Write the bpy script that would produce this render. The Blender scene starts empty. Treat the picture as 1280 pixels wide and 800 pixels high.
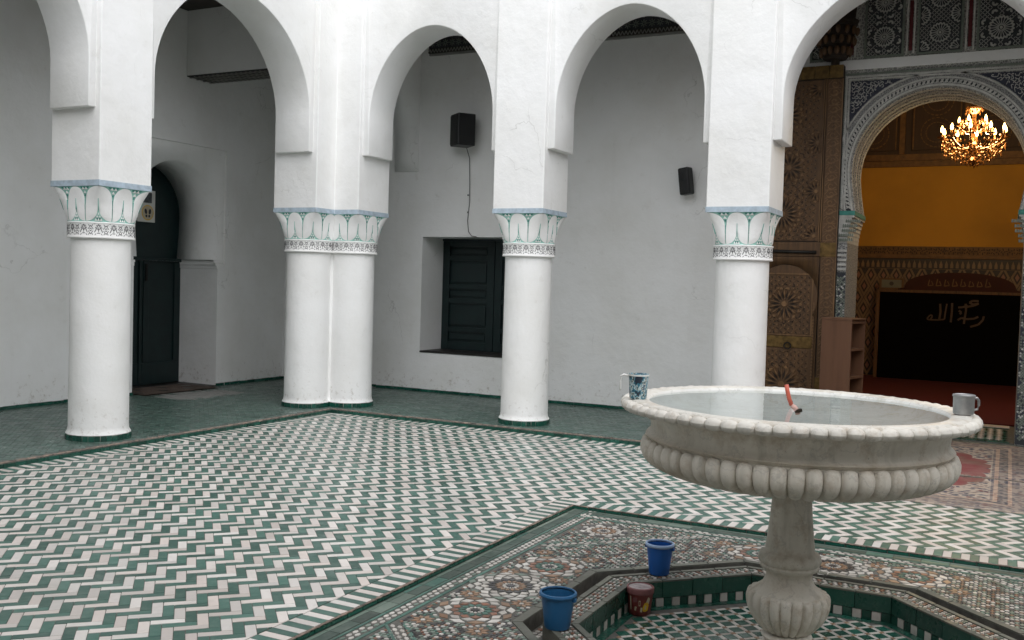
import bpy, bmesh, math, random
from mathutils import Vector, Matrix
random.seed(7)
PI = math.pi
R = math.radians
scene = bpy.context.scene
col = scene.collection

# ------------------------------------------------------------------ camera, sky, sun, exposure
cam_data = bpy.data.cameras.new("camera")
cam_data.sensor_width = 36.0
cam_data.lens = 34.406
cam_data.clip_start = 0.05
cam_data.clip_end = 500.0
cam = bpy.data.objects.new("camera", cam_data)
col.objects.link(cam)
_F = Vector((-0.451555, 0.891412, -0.038498))
_R = Vector((0.891146, 0.452719, 0.030074))
_U = Vector((-0.044237, 0.020727, 0.998806))
CAM = Vector((6.85136, -8.99295, 1.52522))
_m = Matrix((( _R.x, _U.x, -_F.x, CAM.x), (_R.y, _U.y, -_F.y, CAM.y), (_R.z, _U.z, -_F.z, CAM.z), (0, 0, 0, 1)))
cam.matrix_world = _m
scene.camera = cam

world = bpy.data.worlds.new("World")
scene.world = world
world.use_nodes = True
_nt = world.node_tree
_nt.nodes.clear()
_sky = _nt.nodes.new("ShaderNodeTexSky")
_sky.sky_type = 'NISHITA'
_sky.sun_disc = False
_sky.sun_elevation = R(58)
_sky.sun_rotation = R(140)
_sky.dust_density = 1.0
_sky.air_density = 1.0
_sky.ozone_density = 1.0
_hs = _nt.nodes.new("ShaderNodeHueSaturation")
_hs.inputs["Saturation"].default_value = 0.12
_bg = _nt.nodes.new("ShaderNodeBackground")
_bg.inputs["Strength"].default_value = 0.15
_wo = _nt.nodes.new("ShaderNodeOutputWorld")
_nt.links.new(_sky.outputs[0], _hs.inputs["Color"])
_nt.links.new(_hs.outputs[0], _bg.inputs[0])
_nt.links.new(_bg.outputs[0], _wo.inputs[0])

_sd = bpy.data.lights.new("sun", 'SUN')
_sd.energy = 0.5
_sd.angle = R(70)
_sd.color = (1.0, 0.985, 0.97)
sun = bpy.data.objects.new("sun", _sd)
col.objects.link(sun)
_sv = Vector((math.sin(R(140)) * math.cos(R(58)), math.cos(R(140)) * math.cos(R(58)), math.sin(R(58))))
sun.rotation_euler = (-_sv).to_track_quat('-Z', 'Y').to_euler()
sun.location = (6, -4, 12)

vs = scene.view_settings
vs.view_transform = 'Standard'
vs.look = 'None'
vs.exposure = 1.12
vs.gamma = 1.0
vs.use_curve_mapping = False
scene.cycles.max_bounces = 10
scene.cycles.diffuse_bounces = 8
scene.cycles.glossy_bounces = 4
scene.cycles.transparent_max_bounces = 12
scene.cycles.sample_clamp_indirect = 4.0
scene.cycles.use_denoising = True
scene.cycles.caustics_reflective = False
scene.cycles.caustics_refractive = False

# ------------------------------------------------------------------ materials
def _n(nt, t, **kw):
    n = nt.nodes.new(t)
    for k, v in kw.items():
        if k.startswith('i_'):
            n.inputs[k[2:].replace('_', ' ')].default_value = v
        else:
            setattr(n, k, v)
    return n

def rgb(c):
    return (c[0], c[1], c[2], 1.0)

def newmat(name):
    m = bpy.data.materials.new(name)
    m.use_nodes = True
    nt = m.node_tree
    b = nt.nodes["Principled BSDF"]
    return m, nt, b

def mixc(nt, fac, a, b, blend='MIX'):
    n = nt.nodes.new("ShaderNodeMix")
    n.data_type = 'RGBA'
    n.blend_type = blend
    if isinstance(fac, (int, float)):
        n.inputs[0].default_value = fac
    else:
        nt.links.new(fac, n.inputs[0])
    for i, x in ((6, a), (7, b)):
        if isinstance(x, tuple):
            n.inputs[i].default_value = rgb(x)
        else:
            nt.links.new(x, n.inputs[i])
    return n.outputs[2]

def ramp(nt, src, lo, hi, a=0.0, b=1.0):
    n = nt.nodes.new("ShaderNodeMapRange")
    n.inputs[1].default_value = lo
    n.inputs[2].default_value = hi
    n.inputs[3].default_value = a
    n.inputs[4].default_value = b
    nt.links.new(src, n.inputs[0])
    return n.outputs[0]

def noise(nt, vec, scale, detail=4.0, rough=0.55):
    n = _n(nt, "ShaderNodeTexNoise")
    n.inputs["Scale"].default_value = scale
    n.inputs["Detail"].default_value = detail
    n.inputs["Roughness"].default_value = rough
    if vec is not None:
        nt.links.new(vec, n.inputs["Vector"])
    return n.outputs["Fac"]

def bump(nt, b, h, strength, dist=0.01):
    n = nt.nodes.new("ShaderNodeBump")
    n.inputs["Strength"].default_value = strength
    n.inputs["Distance"].default_value = dist
    nt.links.new(h, n.inputs["Height"])
    nt.links.new(n.outputs[0], b.inputs["Normal"])

def geopos(nt):
    return nt.nodes.new("ShaderNodeNewGeometry").outputs["Position"]

def objpos(nt):
    return nt.nodes.new("ShaderNodeTexCoord").outputs["Object"]

def basic(name, c, rough=0.6, metal=0.0, var=0.15, scale=6.0, bstr=0.2, bscale=60.0, spec=0.5, c2=None):
    m, nt, b = newmat(name)
    p = geopos(nt)
    f = noise(nt, p, scale, 5)
    c2 = c2 or tuple(x * (1 - var * 2) for x in c)
    cc = mixc(nt, ramp(nt, f, 0.35, 0.7), c, c2)
    nt.links.new(cc, b.inputs["Base Color"])
    b.inputs["Roughness"].default_value = rough
    b.inputs["Metallic"].default_value = metal
    b.inputs["Specular IOR Level"].default_value = spec
    if bstr > 0:
        bump(nt, b, noise(nt, p, bscale, 4), bstr, 0.004)
    return m

def plaster(name, c=(0.875, 0.875, 0.87), stain=0.0, foot=0.0416):
    m, nt, b = newmat(name)
    p = geopos(nt)
    f1 = noise(nt, p, 1.3, 6, 0.6)
    cc = mixc(nt, ramp(nt, f1, 0.40, 0.72), c, tuple(x * k for x, k in zip(c, (0.91, 0.905, 0.885))))
    f2 = noise(nt, p, 7.0, 8, 0.7)
    cc = mixc(nt, ramp(nt, f2, 0.60, 0.80, 0, 0.5), cc, (0.62, 0.60, 0.56))
    # faint vertical wash streaks
    mp = nt.nodes.new("ShaderNodeMapping")
    mp.inputs["Scale"].default_value = (9.0, 9.0, 0.6)
    nt.links.new(p, mp.inputs["Vector"])
    f4 = noise(nt, mp.outputs[0], 1.0, 5, 0.6)
    cc = mixc(nt, ramp(nt, f4, 0.58, 0.88, 0, 0.16), cc, (0.62, 0.60, 0.56))
    # hairline cracks and chips
    v = nt.nodes.new("ShaderNodeTexVoronoi")
    v.feature = 'DISTANCE_TO_EDGE'
    v.inputs["Scale"].default_value = 1.1
    nz = nt.nodes.new("ShaderNodeTexNoise")
    nz.inputs["Scale"].default_value = 2.5
    nz.inputs["Detail"].default_value = 6
    nt.links.new(p, nz.inputs["Vector"])
    vm = nt.nodes.new("ShaderNodeVectorMath")
    vm.operation = 'MULTIPLY_ADD'
    nt.links.new(nz.outputs["Color"], vm.inputs[0])
    vm.inputs[1].default_value = (0.6, 0.6, 0.6)
    nt.links.new(p, vm.inputs[2])
    nt.links.new(vm.outputs[0], v.inputs["Vector"])
    crack = ramp(nt, v.outputs["Distance"], 0.0, 0.006, 1, 0)
    gate = ramp(nt, noise(nt, p, 0.9, 3), 0.56, 0.64)
    mm = nt.nodes.new("ShaderNodeMath")
    mm.operation = 'MULTIPLY'
    nt.links.new(crack, mm.inputs[0])
    nt.links.new(gate, mm.inputs[1])
    ms = nt.nodes.new("ShaderNodeMath")
    ms.operation = 'MULTIPLY'
    nt.links.new(mm.outputs[0], ms.inputs[0])
    ms.inputs[1].default_value = 0.5
    cc = mixc(nt, ms.outputs[0], cc, (0.42, 0.41, 0.39))
    if stain > 0:
        sx = nt.nodes.new("ShaderNodeSeparateXYZ")
        nt.links.new(p, sx.inputs[0])
        hz = ramp(nt, sx.outputs[2], foot, foot + 0.62, 1, 0)
        f3 = noise(nt, p, 16.0, 8, 0.75)
        ad = nt.nodes.new("ShaderNodeMath")
        ad.operation = 'MULTIPLY_ADD'
        nt.links.new(hz, ad.inputs[0])
        ad.inputs[1].default_value = 0.17
        nt.links.new(f3, ad.inputs[2])
        cc = mixc(nt, ramp(nt, ad.outputs[0], 0.68, 0.80, 0, stain), cc, (0.42, 0.38, 0.33))
    nt.links.new(cc, b.inputs["Base Color"])
    b.inputs["Roughness"].default_value = 0.75
    b.inputs["Specular IOR Level"].default_value = 0.25
    s = nt.nodes.new("ShaderNodeMath")
    s.operation = 'ADD'
    nt.links.new(noise(nt, p, 3.2, 3), s.inputs[0])
    k = nt.nodes.new("ShaderNodeMath")
    k.operation = 'MULTIPLY'
    k.inputs[1].default_value = 0.12
    nt.links.new(noise(nt, p, 45.0, 5), k.inputs[0])
    nt.links.new(k.outputs[0], s.inputs[1])
    bump(nt, b, s.outputs[0], 0.5, 0.03)
    return m

def tile(name, c, c2, rough=0.25, dark=0.78, light=1.12, wear=(0.5, 0.5, 0.46), wearamt=0.25, bstr=0.12):
    m, nt, b = newmat(name)
    p = geopos(nt)
    at = nt.nodes.new("ShaderNodeAttribute")
    at.attribute_name = "tint"
    oi = nt.nodes.new("ShaderNodeObjectInfo")
    ad = nt.nodes.new("ShaderNodeMath")
    ad.operation = 'ADD'
    nt.links.new(at.outputs["Fac"], ad.inputs[0])
    nt.links.new(oi.outputs["Random"], ad.inputs[1])
    fr = nt.nodes.new("ShaderNodeMath")
    fr.operation = 'FRACT'
    nt.links.new(ad.outputs[0], fr.inputs[0])
    cc = mixc(nt, fr.outputs[0], c, c2)
    wn = nt.nodes.new("ShaderNodeTexWhiteNoise")
    wn.noise_dimensions = '1D'
    nt.links.new(fr.outputs[0], wn.inputs["W"])
    val = ramp(nt, wn.outputs["Value"], 0, 1, dark, light)
    hs = nt.nodes.new("ShaderNodeHueSaturation")
    nt.links.new(val, hs.inputs["Value"])
    nt.links.new(cc, hs.inputs["Color"])
    f = noise(nt, p, 14.0, 6, 0.65)
    cc = mixc(nt, ramp(nt, f, 0.52, 0.78, 0, wearamt), hs.outputs[0], wear)
    f2 = noise(nt, p, 1.1, 3, 0.6)
    cc = mixc(nt, ramp(nt, f2, 0.45, 0.75, 0, wearamt * 0.7), cc, tuple(x * 0.7 for x in wear))
    f3 = noise(nt, p, 130.0, 2, 0.5)
    cc = mixc(nt, ramp(nt, f3, 0.72, 0.78, 0, 0.6), cc, (0.16, 0.13, 0.10))
    nt.links.new(cc, b.inputs["Base Color"])
    r = ramp(nt, noise(nt, p, 9.0, 4), 0.3, 0.7, rough * 0.8, rough * 1.6)
    nt.links.new(r, b.inputs["Roughness"])
    b.inputs["Specular IOR Level"].default_value = 0.5
    if bstr:
        bump(nt, b, noise(nt, p, 30.0, 3), bstr, 0.003)
    return m

M = {}
M['wall'] = plaster('white_limewash')
M['wall_stain'] = plaster('white_limewash_worn', stain=0.6)
M['reveal'] = plaster('grey_limewash', c=(0.70, 0.70, 0.69), stain=0.0)
M['bluepaint'] = basic('pale_blue_paint', (0.47, 0.57, 0.66), 0.7, var=0.15, scale=18, bstr=0.25)
M['mint'] = basic('mint_paint', (0.36, 0.66, 0.58), 0.65, var=0.15, scale=20)
M['mintmid'] = basic('turquoise_line_paint', (0.16, 0.44, 0.38), 0.65, var=0.2, scale=20)
M['mintdark'] = basic('green_paint', (0.06, 0.30, 0.25), 0.6, var=0.2, scale=20)
M['black'] = basic('black_paint', (0.035, 0.035, 0.045), 0.6, var=0.2)
M['twhite'] = tile('white_zellige', (0.66, 0.63, 0.60), (0.60, 0.53, 0.49), 0.40, 0.80, 1.10, (0.42, 0.40, 0.36), 0.40)
M['tgreen'] = tile('green_zellige', (0.050, 0.118, 0.094), (0.060, 0.136, 0.111), 0.38, 0.70, 1.25, (0.22, 0.28, 0.24), 0.22)
M['tdark'] = tile('dark_green_zellige', (0.006, 0.065, 0.045), (0.012, 0.088, 0.062), 0.22, 0.65, 1.3, (0.16, 0.2, 0.17), 0.22)
M['tgal'] = tile('gallery_green_zellige', (0.050, 0.098, 0.080), (0.066, 0.112, 0.094), 0.30, 0.70, 1.28, (0.15, 0.18, 0.155), 0.45)
M['tcream'] = tile('cream_mosaic', (0.57, 0.55, 0.515), (0.50, 0.46, 0.42), 0.35, 0.65, 1.12, (0.32, 0.30, 0.27), 0.35, 0.05)
M['tblack'] = tile('black_zellige', (0.03, 0.03, 0.035), (0.05, 0.045, 0.045), 0.3, 0.7, 1.5, (0.2, 0.19, 0.17), 0.25, 0.05)
M['torange'] = tile('ochre_zellige', (0.24, 0.135, 0.08), (0.27, 0.18, 0.12), 0.35, 0.7, 1.2, (0.35, 0.28, 0.2), 0.25, 0.05)
M['tbrown'] = tile('brown_zellige', (0.21, 0.085, 0.05), (0.24, 0.13, 0.09), 0.35, 0.7, 1.2, (0.3, 0.25, 0.2), 0.25, 0.05)
M['tsage'] = tile('sage_zellige', (0.12, 0.17, 0.14), (0.18, 0.22, 0.185), 0.35, 0.75, 1.2, (0.3, 0.3, 0.27), 0.3, 0.05)
M['groutl'] = basic('pale_joint', (0.36, 0.36, 0.33), 0.9, var=0.2, scale=20)
M['tmargin'] = tile('grey_green_margin', (0.045, 0.074, 0.060), (0.066, 0.088, 0.074), 0.4, 0.75, 1.2, (0.2, 0.2, 0.17), 0.3)
M['grout'] = basic('grey_grout', (0.17, 0.155, 0.135), 0.9, var=0.25, scale=20, bstr=0.4)
M['groutd'] = basic('dark_mosaic_grout', (0.125, 0.122, 0.108), 0.85, var=0.25, scale=20, bstr=0.3)
M['groutg'] = basic('gallery_joint', (0.15, 0.17, 0.15), 0.8, var=0.3, scale=6)
M['terra'] = basic('broken_clay_edge', (0.27, 0.205, 0.165), 0.9, var=0.35, scale=14, bstr=0.9, bscale=70, c2=(0.075, 0.07, 0.062))
M['coping'] = tile('olive_grey_stone', (0.100, 0.108, 0.090), (0.13, 0.132, 0.108), 0.45, 0.75, 1.25, (0.2, 0.19, 0.16), 0.3)
M['earth'] = basic('bare_ground', (0.22, 0.19, 0.15), 0.95)

def marble(name, c, dirt, cavity=0.75, streak=0.2):
    m, nt, b = newmat(name)
    p = geopos(nt)
    f = noise(nt, p, 3.0, 8, 0.65)
    cc = mixc(nt, ramp(nt, f, 0.38, 0.72), c, tuple(x * 0.78 for x in c))
    nz = noise(nt, p, 5.0, 7, 0.6)
    w = ramp(nt, nz, 0.485, 0.515, 0, 1)
    a = nt.nodes.new("ShaderNodeMath"); a.operation = 'SUBTRACT'; a.inputs[1].default_value = 0.5
    nt.links.new(w, a.inputs[0])
    ab = nt.nodes.new("ShaderNodeMath"); ab.operation = 'ABSOLUTE'
    nt.links.new(a.outputs[0], ab.inputs[0])
    cc = mixc(nt, ramp(nt, ab.outputs[0], 0.0, 0.5, 0.35, 0), cc, (0.30, 0.29, 0.27))
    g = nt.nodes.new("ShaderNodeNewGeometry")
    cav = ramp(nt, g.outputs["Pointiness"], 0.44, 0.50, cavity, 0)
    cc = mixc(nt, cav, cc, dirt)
    f2 = noise(nt, p, 11.0, 8, 0.75)
    cc = mixc(nt, ramp(nt, f2, 0.49, 0.70, 0, 0.75), cc, dirt)
    f3 = noise(nt, p, 60.0, 4, 0.7)
    cc = mixc(nt, ramp(nt, f3, 0.64, 0.74, 0, 0.65), cc, (0.13, 0.11, 0.09))
    mp = nt.nodes.new("ShaderNodeMapping")
    mp.inputs["Scale"].default_value = (16.0, 16.0, 2.2)
    nt.links.new(p, mp.inputs["Vector"])
    f5 = noise(nt, mp.outputs[0], 1.0, 6, 0.6)
    cc = mixc(nt, ramp(nt, f5, 0.52, 0.74, 0, streak), cc, (0.20, 0.185, 0.13))
    nt.links.new(cc, b.inputs["Base Color"])
    b.inputs["Roughness"].default_value = 0.5
    b.inputs["Specular IOR Level"].default_value = 0.4
    bump(nt, b, noise(nt, p, 38.0, 6, 0.65), 0.28, 0.004)
    return m
M['marble'] = marble('weathered_white_marble', (0.72, 0.69, 0.63), (0.42, 0.34, 0.25), 0.0)
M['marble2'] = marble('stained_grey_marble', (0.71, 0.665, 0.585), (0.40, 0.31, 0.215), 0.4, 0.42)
M['marblein'] = marble('whitened_basin_lining', (0.80, 0.79, 0.76), (0.55, 0.52, 0.45), 0.0, 0.0)  # whiter than the rim marble, so the lining colour brightens the water

def wood(name, c, c2, rough=0.6, sc=(30, 30, 2.0), bstr=0.3):
    m, nt, b = newmat(name)
    p = geopos(nt)
    mp = nt.nodes.new("ShaderNodeMapping")
    mp.inputs["Scale"].default_value = sc
    nt.links.new(p, mp.inputs["Vector"])
    f = noise(nt, mp.outputs[0], 1.0, 6, 0.6)
    cc = mixc(nt, ramp(nt, f, 0.35, 0.68), c, c2)
    f2 = noise(nt, p, 5.0, 5)
    cc = mixc(nt, ramp(nt, f2, 0.5, 0.8, 0, 0.4), cc, tuple(x * 1.5 for x in c2))
    nt.links.new(cc, b.inputs["Base Color"])
    b.inputs["Roughness"].default_value = rough
    bump(nt, b, f, bstr, 0.003)
    return m
M['carved'] = wood('carved_cedar', (0.140, 0.070, 0.026), (0.064, 0.032, 0.013), 0.6)
M['carvedhi'] = wood('pale_cedar', (0.25, 0.135, 0.055), (0.115, 0.060, 0.025), 0.5)  # paler cedar for the raised carving and beads
M['carveddk'] = wood('dark_cedar_and_groove_shade', (0.030, 0.017, 0.009), (0.016, 0.010, 0.006), 0.8)  # dark cedar; on the door's groove plates it paints in their shade
M['iron'] = basic('wrought_iron', (0.03, 0.028, 0.025), 0.5, 0.6)
M['brass'] = basic('dull_brass', (0.23, 0.14, 0.045), 0.45, 0.6, var=0.3, scale=20)
M['shelf'] = wood('brown_veneer', (0.150, 0.072, 0.038), (0.110, 0.050, 0.026), 0.5, (12, 12, 1.0), 0.1)
M['greenpaint'] = basic('blackish_green_gloss_paint', (0.003, 0.012, 0.013), 0.42, var=0.25, scale=8, bstr=0.25, bscale=30, c2=(0.005, 0.019, 0.019))
M['sillwood'] = basic('black_sill_wood', (0.02, 0.018, 0.016), 0.5)
M['cornice'] = wood('dark_painted_cedar', (0.045, 0.035, 0.028), (0.02, 0.016, 0.013), 0.6)
M['soffit'] = basic('dark_soffit', (0.03, 0.028, 0.025), 0.8)
M['slat'] = basic('grey_lattice', (0.20, 0.19, 0.175), 0.8)
M['cornicelt'] = basic('grey_painted_moulding', (0.30, 0.30, 0.28), 0.7)
M['stucco'] = basic('carved_stucco', (0.62, 0.61, 0.57), 0.8, var=0.16, scale=14, bstr=0.5, bscale=60)
def finestucco(name, c, cd, sc):
    m, nt, b = newmat(name)
    p = geopos(nt)
    v = nt.nodes.new("ShaderNodeTexVoronoi"); v.feature = 'DISTANCE_TO_EDGE'; v.inputs["Scale"].default_value = sc
    nt.links.new(p, v.inputs["Vector"])
    cc = mixc(nt, ramp(nt, v.outputs["Distance"], 0.04, 0.14), c, cd)
    cc = mixc(nt, ramp(nt, noise(nt, p, 6.0, 5), 0.4, 0.8, 0, 0.4), cc, tuple(x * 0.7 for x in c))
    nt.links.new(cc, b.inputs["Base Color"]); b.inputs["Roughness"].default_value = 0.85
    iv = ramp(nt, v.outputs["Distance"], 0.0, 0.2, 1, 0)
    bump(nt, b, iv, 0.6, 0.01)
    return m
M['stuccofine'] = finestucco('finely_carved_stucco', (0.60, 0.59, 0.555), (0.24, 0.24, 0.23), 34.0)
M['stuccofine2'] = finestucco('finely_carved_stucco_small', (0.46, 0.455, 0.43), (0.16, 0.16, 0.165), 52.0)
M['stuccodk'] = basic('stucco_ground', (0.055, 0.058, 0.065), 0.85, var=0.2, scale=20, bstr=0.5)
M['stuccogn'] = basic('stucco_green_moulding', (0.22, 0.25, 0.21), 0.8, var=0.15, scale=20)
M['stuccobl'] = basic('stucco_blue_ground', (0.045, 0.050, 0.075), 0.8, var=0.2, scale=20)
M['redpaint'] = basic('dark_red_paint', (0.12, 0.012, 0.016), 0.7)
M['ochre'] = basic('ochre_wall_paint', (0.58, 0.30, 0.030), 0.75, var=0.16, scale=0.7, bstr=0.1)
M['panelwood'] = wood('painted_dark_ceiling_wood', (0.045, 0.020, 0.010), (0.028, 0.012, 0.007), 0.6)
M['gilt'] = basic('faded_gilding', (0.17, 0.085, 0.025), 0.55, 0.2, var=0.25, scale=12)
M['hallwhite'] = basic('tan_hall_tile', (0.20, 0.125, 0.065), 0.5)
M['halldark'] = basic('black_hall_tile', (0.02, 0.013, 0.012), 0.5)
M['screen'] = basic('black_screen_cloth', (0.0015, 0.0015, 0.002), 0.9, bstr=0, spec=0.1)
M['screenink'] = basic('tan_script', (0.075, 0.048, 0.032), 0.7, bstr=0)
M['pediment'] = basic('dark_red_pediment', (0.040, 0.006, 0.005), 0.8)
M['carpet'] = basic('red_carpet', (0.085, 0.003, 0.006), 1.0, var=0.2, scale=40, bstr=0.4, bscale=200)
M['blue'] = basic('bright_blue_plastic', (0.010, 0.105, 0.40), 0.38, var=0.08, bstr=0.05)
M['blue2'] = basic('dull_blue_plastic', (0.014, 0.105, 0.245), 0.42, var=0.1, bstr=0.05)
M['bluerim'] = basic('pale_blue_rim', (0.30, 0.42, 0.62), 0.5, var=0.1, bstr=0.05)
M['steel'] = basic('dull_aluminium', (0.42, 0.42, 0.42), 0.42, 0.85, var=0.12, scale=30, bstr=0.15, bscale=40)
M['whiteplastic'] = basic('white_plastic', (0.75, 0.75, 0.73), 0.4, var=0.05, bstr=0)
M['redplastic'] = basic('faded_red_plastic', (0.62, 0.13, 0.08), 0.45, var=0.1, scale=30, bstr=0.1)
M['pinkplastic'] = basic('pinkish_stub', (0.62, 0.38, 0.33), 0.5, var=0.1, bstr=0.1)
M['maroon'] = basic('maroon_paint_tub', (0.20, 0.035, 0.030), 0.4, var=0.2, scale=30, bstr=0.1)
M['maroonlid'] = basic('dusty_maroon_lid', (0.22, 0.085, 0.085), 0.5, var=0.15, scale=30)
M['dustlid'] = basic('dusty_lid_top', (0.42, 0.36, 0.36), 0.7, var=0.3, scale=30)
M['yellow'] = basic('yellow_print', (0.70, 0.42, 0.02), 0.5, var=0.05, bstr=0)
M['cream'] = basic('cream_print', (0.55, 0.47, 0.33), 0.5, var=0.1, bstr=0)
M['speaker'] = basic('black_speaker_shell', (0.010, 0.011, 0.012), 0.45, var=0.2)
M['grille'] = basic('speaker_grille', (0.018, 0.018, 0.019), 0.6, bstr=0.8, bscale=300)
M['paper'] = basic('laminated_paper', (0.62, 0.62, 0.58), 0.4, var=0.05, bstr=0)
M['photo'] = basic('grey_photo_print', (0.10, 0.11, 0.12), 0.4, var=0.4, scale=25, bstr=0)
M['mat'] = basic('brown_doormat', (0.12, 0.085, 0.065), 0.95, var=0.3, scale=60, bstr=0.8, bscale=150)
M['greycloth'] = basic('worn_pale_tile', (0.27, 0.27, 0.255), 0.6, var=0.15, scale=20)
M['cord'] = basic('grey_cord', (0.16, 0.16, 0.16), 0.6, bstr=0)
M['thresh'] = basic('threshold_marble', (0.62, 0.55, 0.52), 0.45, var=0.1)

def emis(name, c, s):
    m, nt, b = newmat(name)
    b.inputs["Base Color"].default_value = rgb(c)
    b.inputs["Emission Color"].default_value = rgb(c)
    b.inputs["Emission Strength"].default_value = s
    return m
M['bulb'] = emis('lit_bulb', (1.0, 0.60, 0.17), 7.0)
_m2, _nt2, _b2 = newmat('amber_crystal')
_b2.inputs["Base Color"].default_value = (0.20, 0.09, 0.03, 1)
_b2.inputs["Metallic"].default_value = 0.55
_b2.inputs["Roughness"].default_value = 0.08
M['crystal'] = _m2

def water():
    m, nt, b = newmat('basin_water')
    nt.nodes.remove(b)
    p = geopos(nt)
    tr = nt.nodes.new("ShaderNodeBsdfTransparent")
    tr.inputs[0].default_value = (0.94, 0.985, 0.98, 1)
    gl = nt.nodes.new("ShaderNodeBsdfGlossy")
    gl.inputs["Roughness"].default_value = 0.0
    fr = nt.nodes.new("ShaderNodeFresnel")
    fr.inputs[0].default_value = 1.33
    bp = nt.nodes.new("ShaderNodeBump")
    bp.inputs["Strength"].default_value = 0.06
    bp.inputs["Distance"].default_value = 0.01
    nt.links.new(noise(nt, p, 9.0, 2), bp.inputs["Height"])
    nt.links.new(bp.outputs[0], gl.inputs["Normal"])
    nt.links.new(bp.outputs[0], fr.inputs["Normal"])
    mx = nt.nodes.new("ShaderNodeMixShader")
    nt.links.new(fr.outputs[0], mx.inputs[0])
    nt.links.new(tr.outputs[0], mx.inputs[1])
    nt.links.new(gl.outputs[0], mx.inputs[2])
    nt.links.new(mx.outputs[0], nt.nodes["Material Output"].inputs["Surface"])
    return m
M['water'] = water()

def mugprint():
    m, nt, b = newmat('blue_green_mug_print')
    p = geopos(nt)
    mp = nt.nodes.new("ShaderNodeMapping")
    mp.inputs["Scale"].default_value = (34, 34, 20)
    mp.inputs["Rotation"].default_value = (0.4, 0.3, 0.2)
    nt.links.new(p, mp.inputs["Vector"])
    f = noise(nt, mp.outputs[0], 1.3, 3, 0.6)
    r = nt.nodes.new("ShaderNodeValToRGB")
    r.color_ramp.interpolation = 'CONSTANT'
    els = r.color_ramp.elements
    els[0].position = 0.0; els[0].color = (0.02, 0.03, 0.05, 1)
    els[1].position = 0.42; els[1].color = (0.03, 0.17, 0.24, 1)
    for pos, c in ((0.5, (0.5, 0.6, 0.62, 1)), (0.55, (0.02, 0.05, 0.05, 1)), (0.60, (0.55, 0.55, 0.5, 1)), (0.66, (0.02, 0.08, 0.16, 1))):
        e = els.new(pos); e.color = c
    nt.links.new(f, r.inputs[0])
    nt.links.new(r.outputs[0], b.inputs["Base Color"])
    b.inputs["Roughness"].default_value = 0.3
    return m
M['mugprint'] = mugprint()

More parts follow.
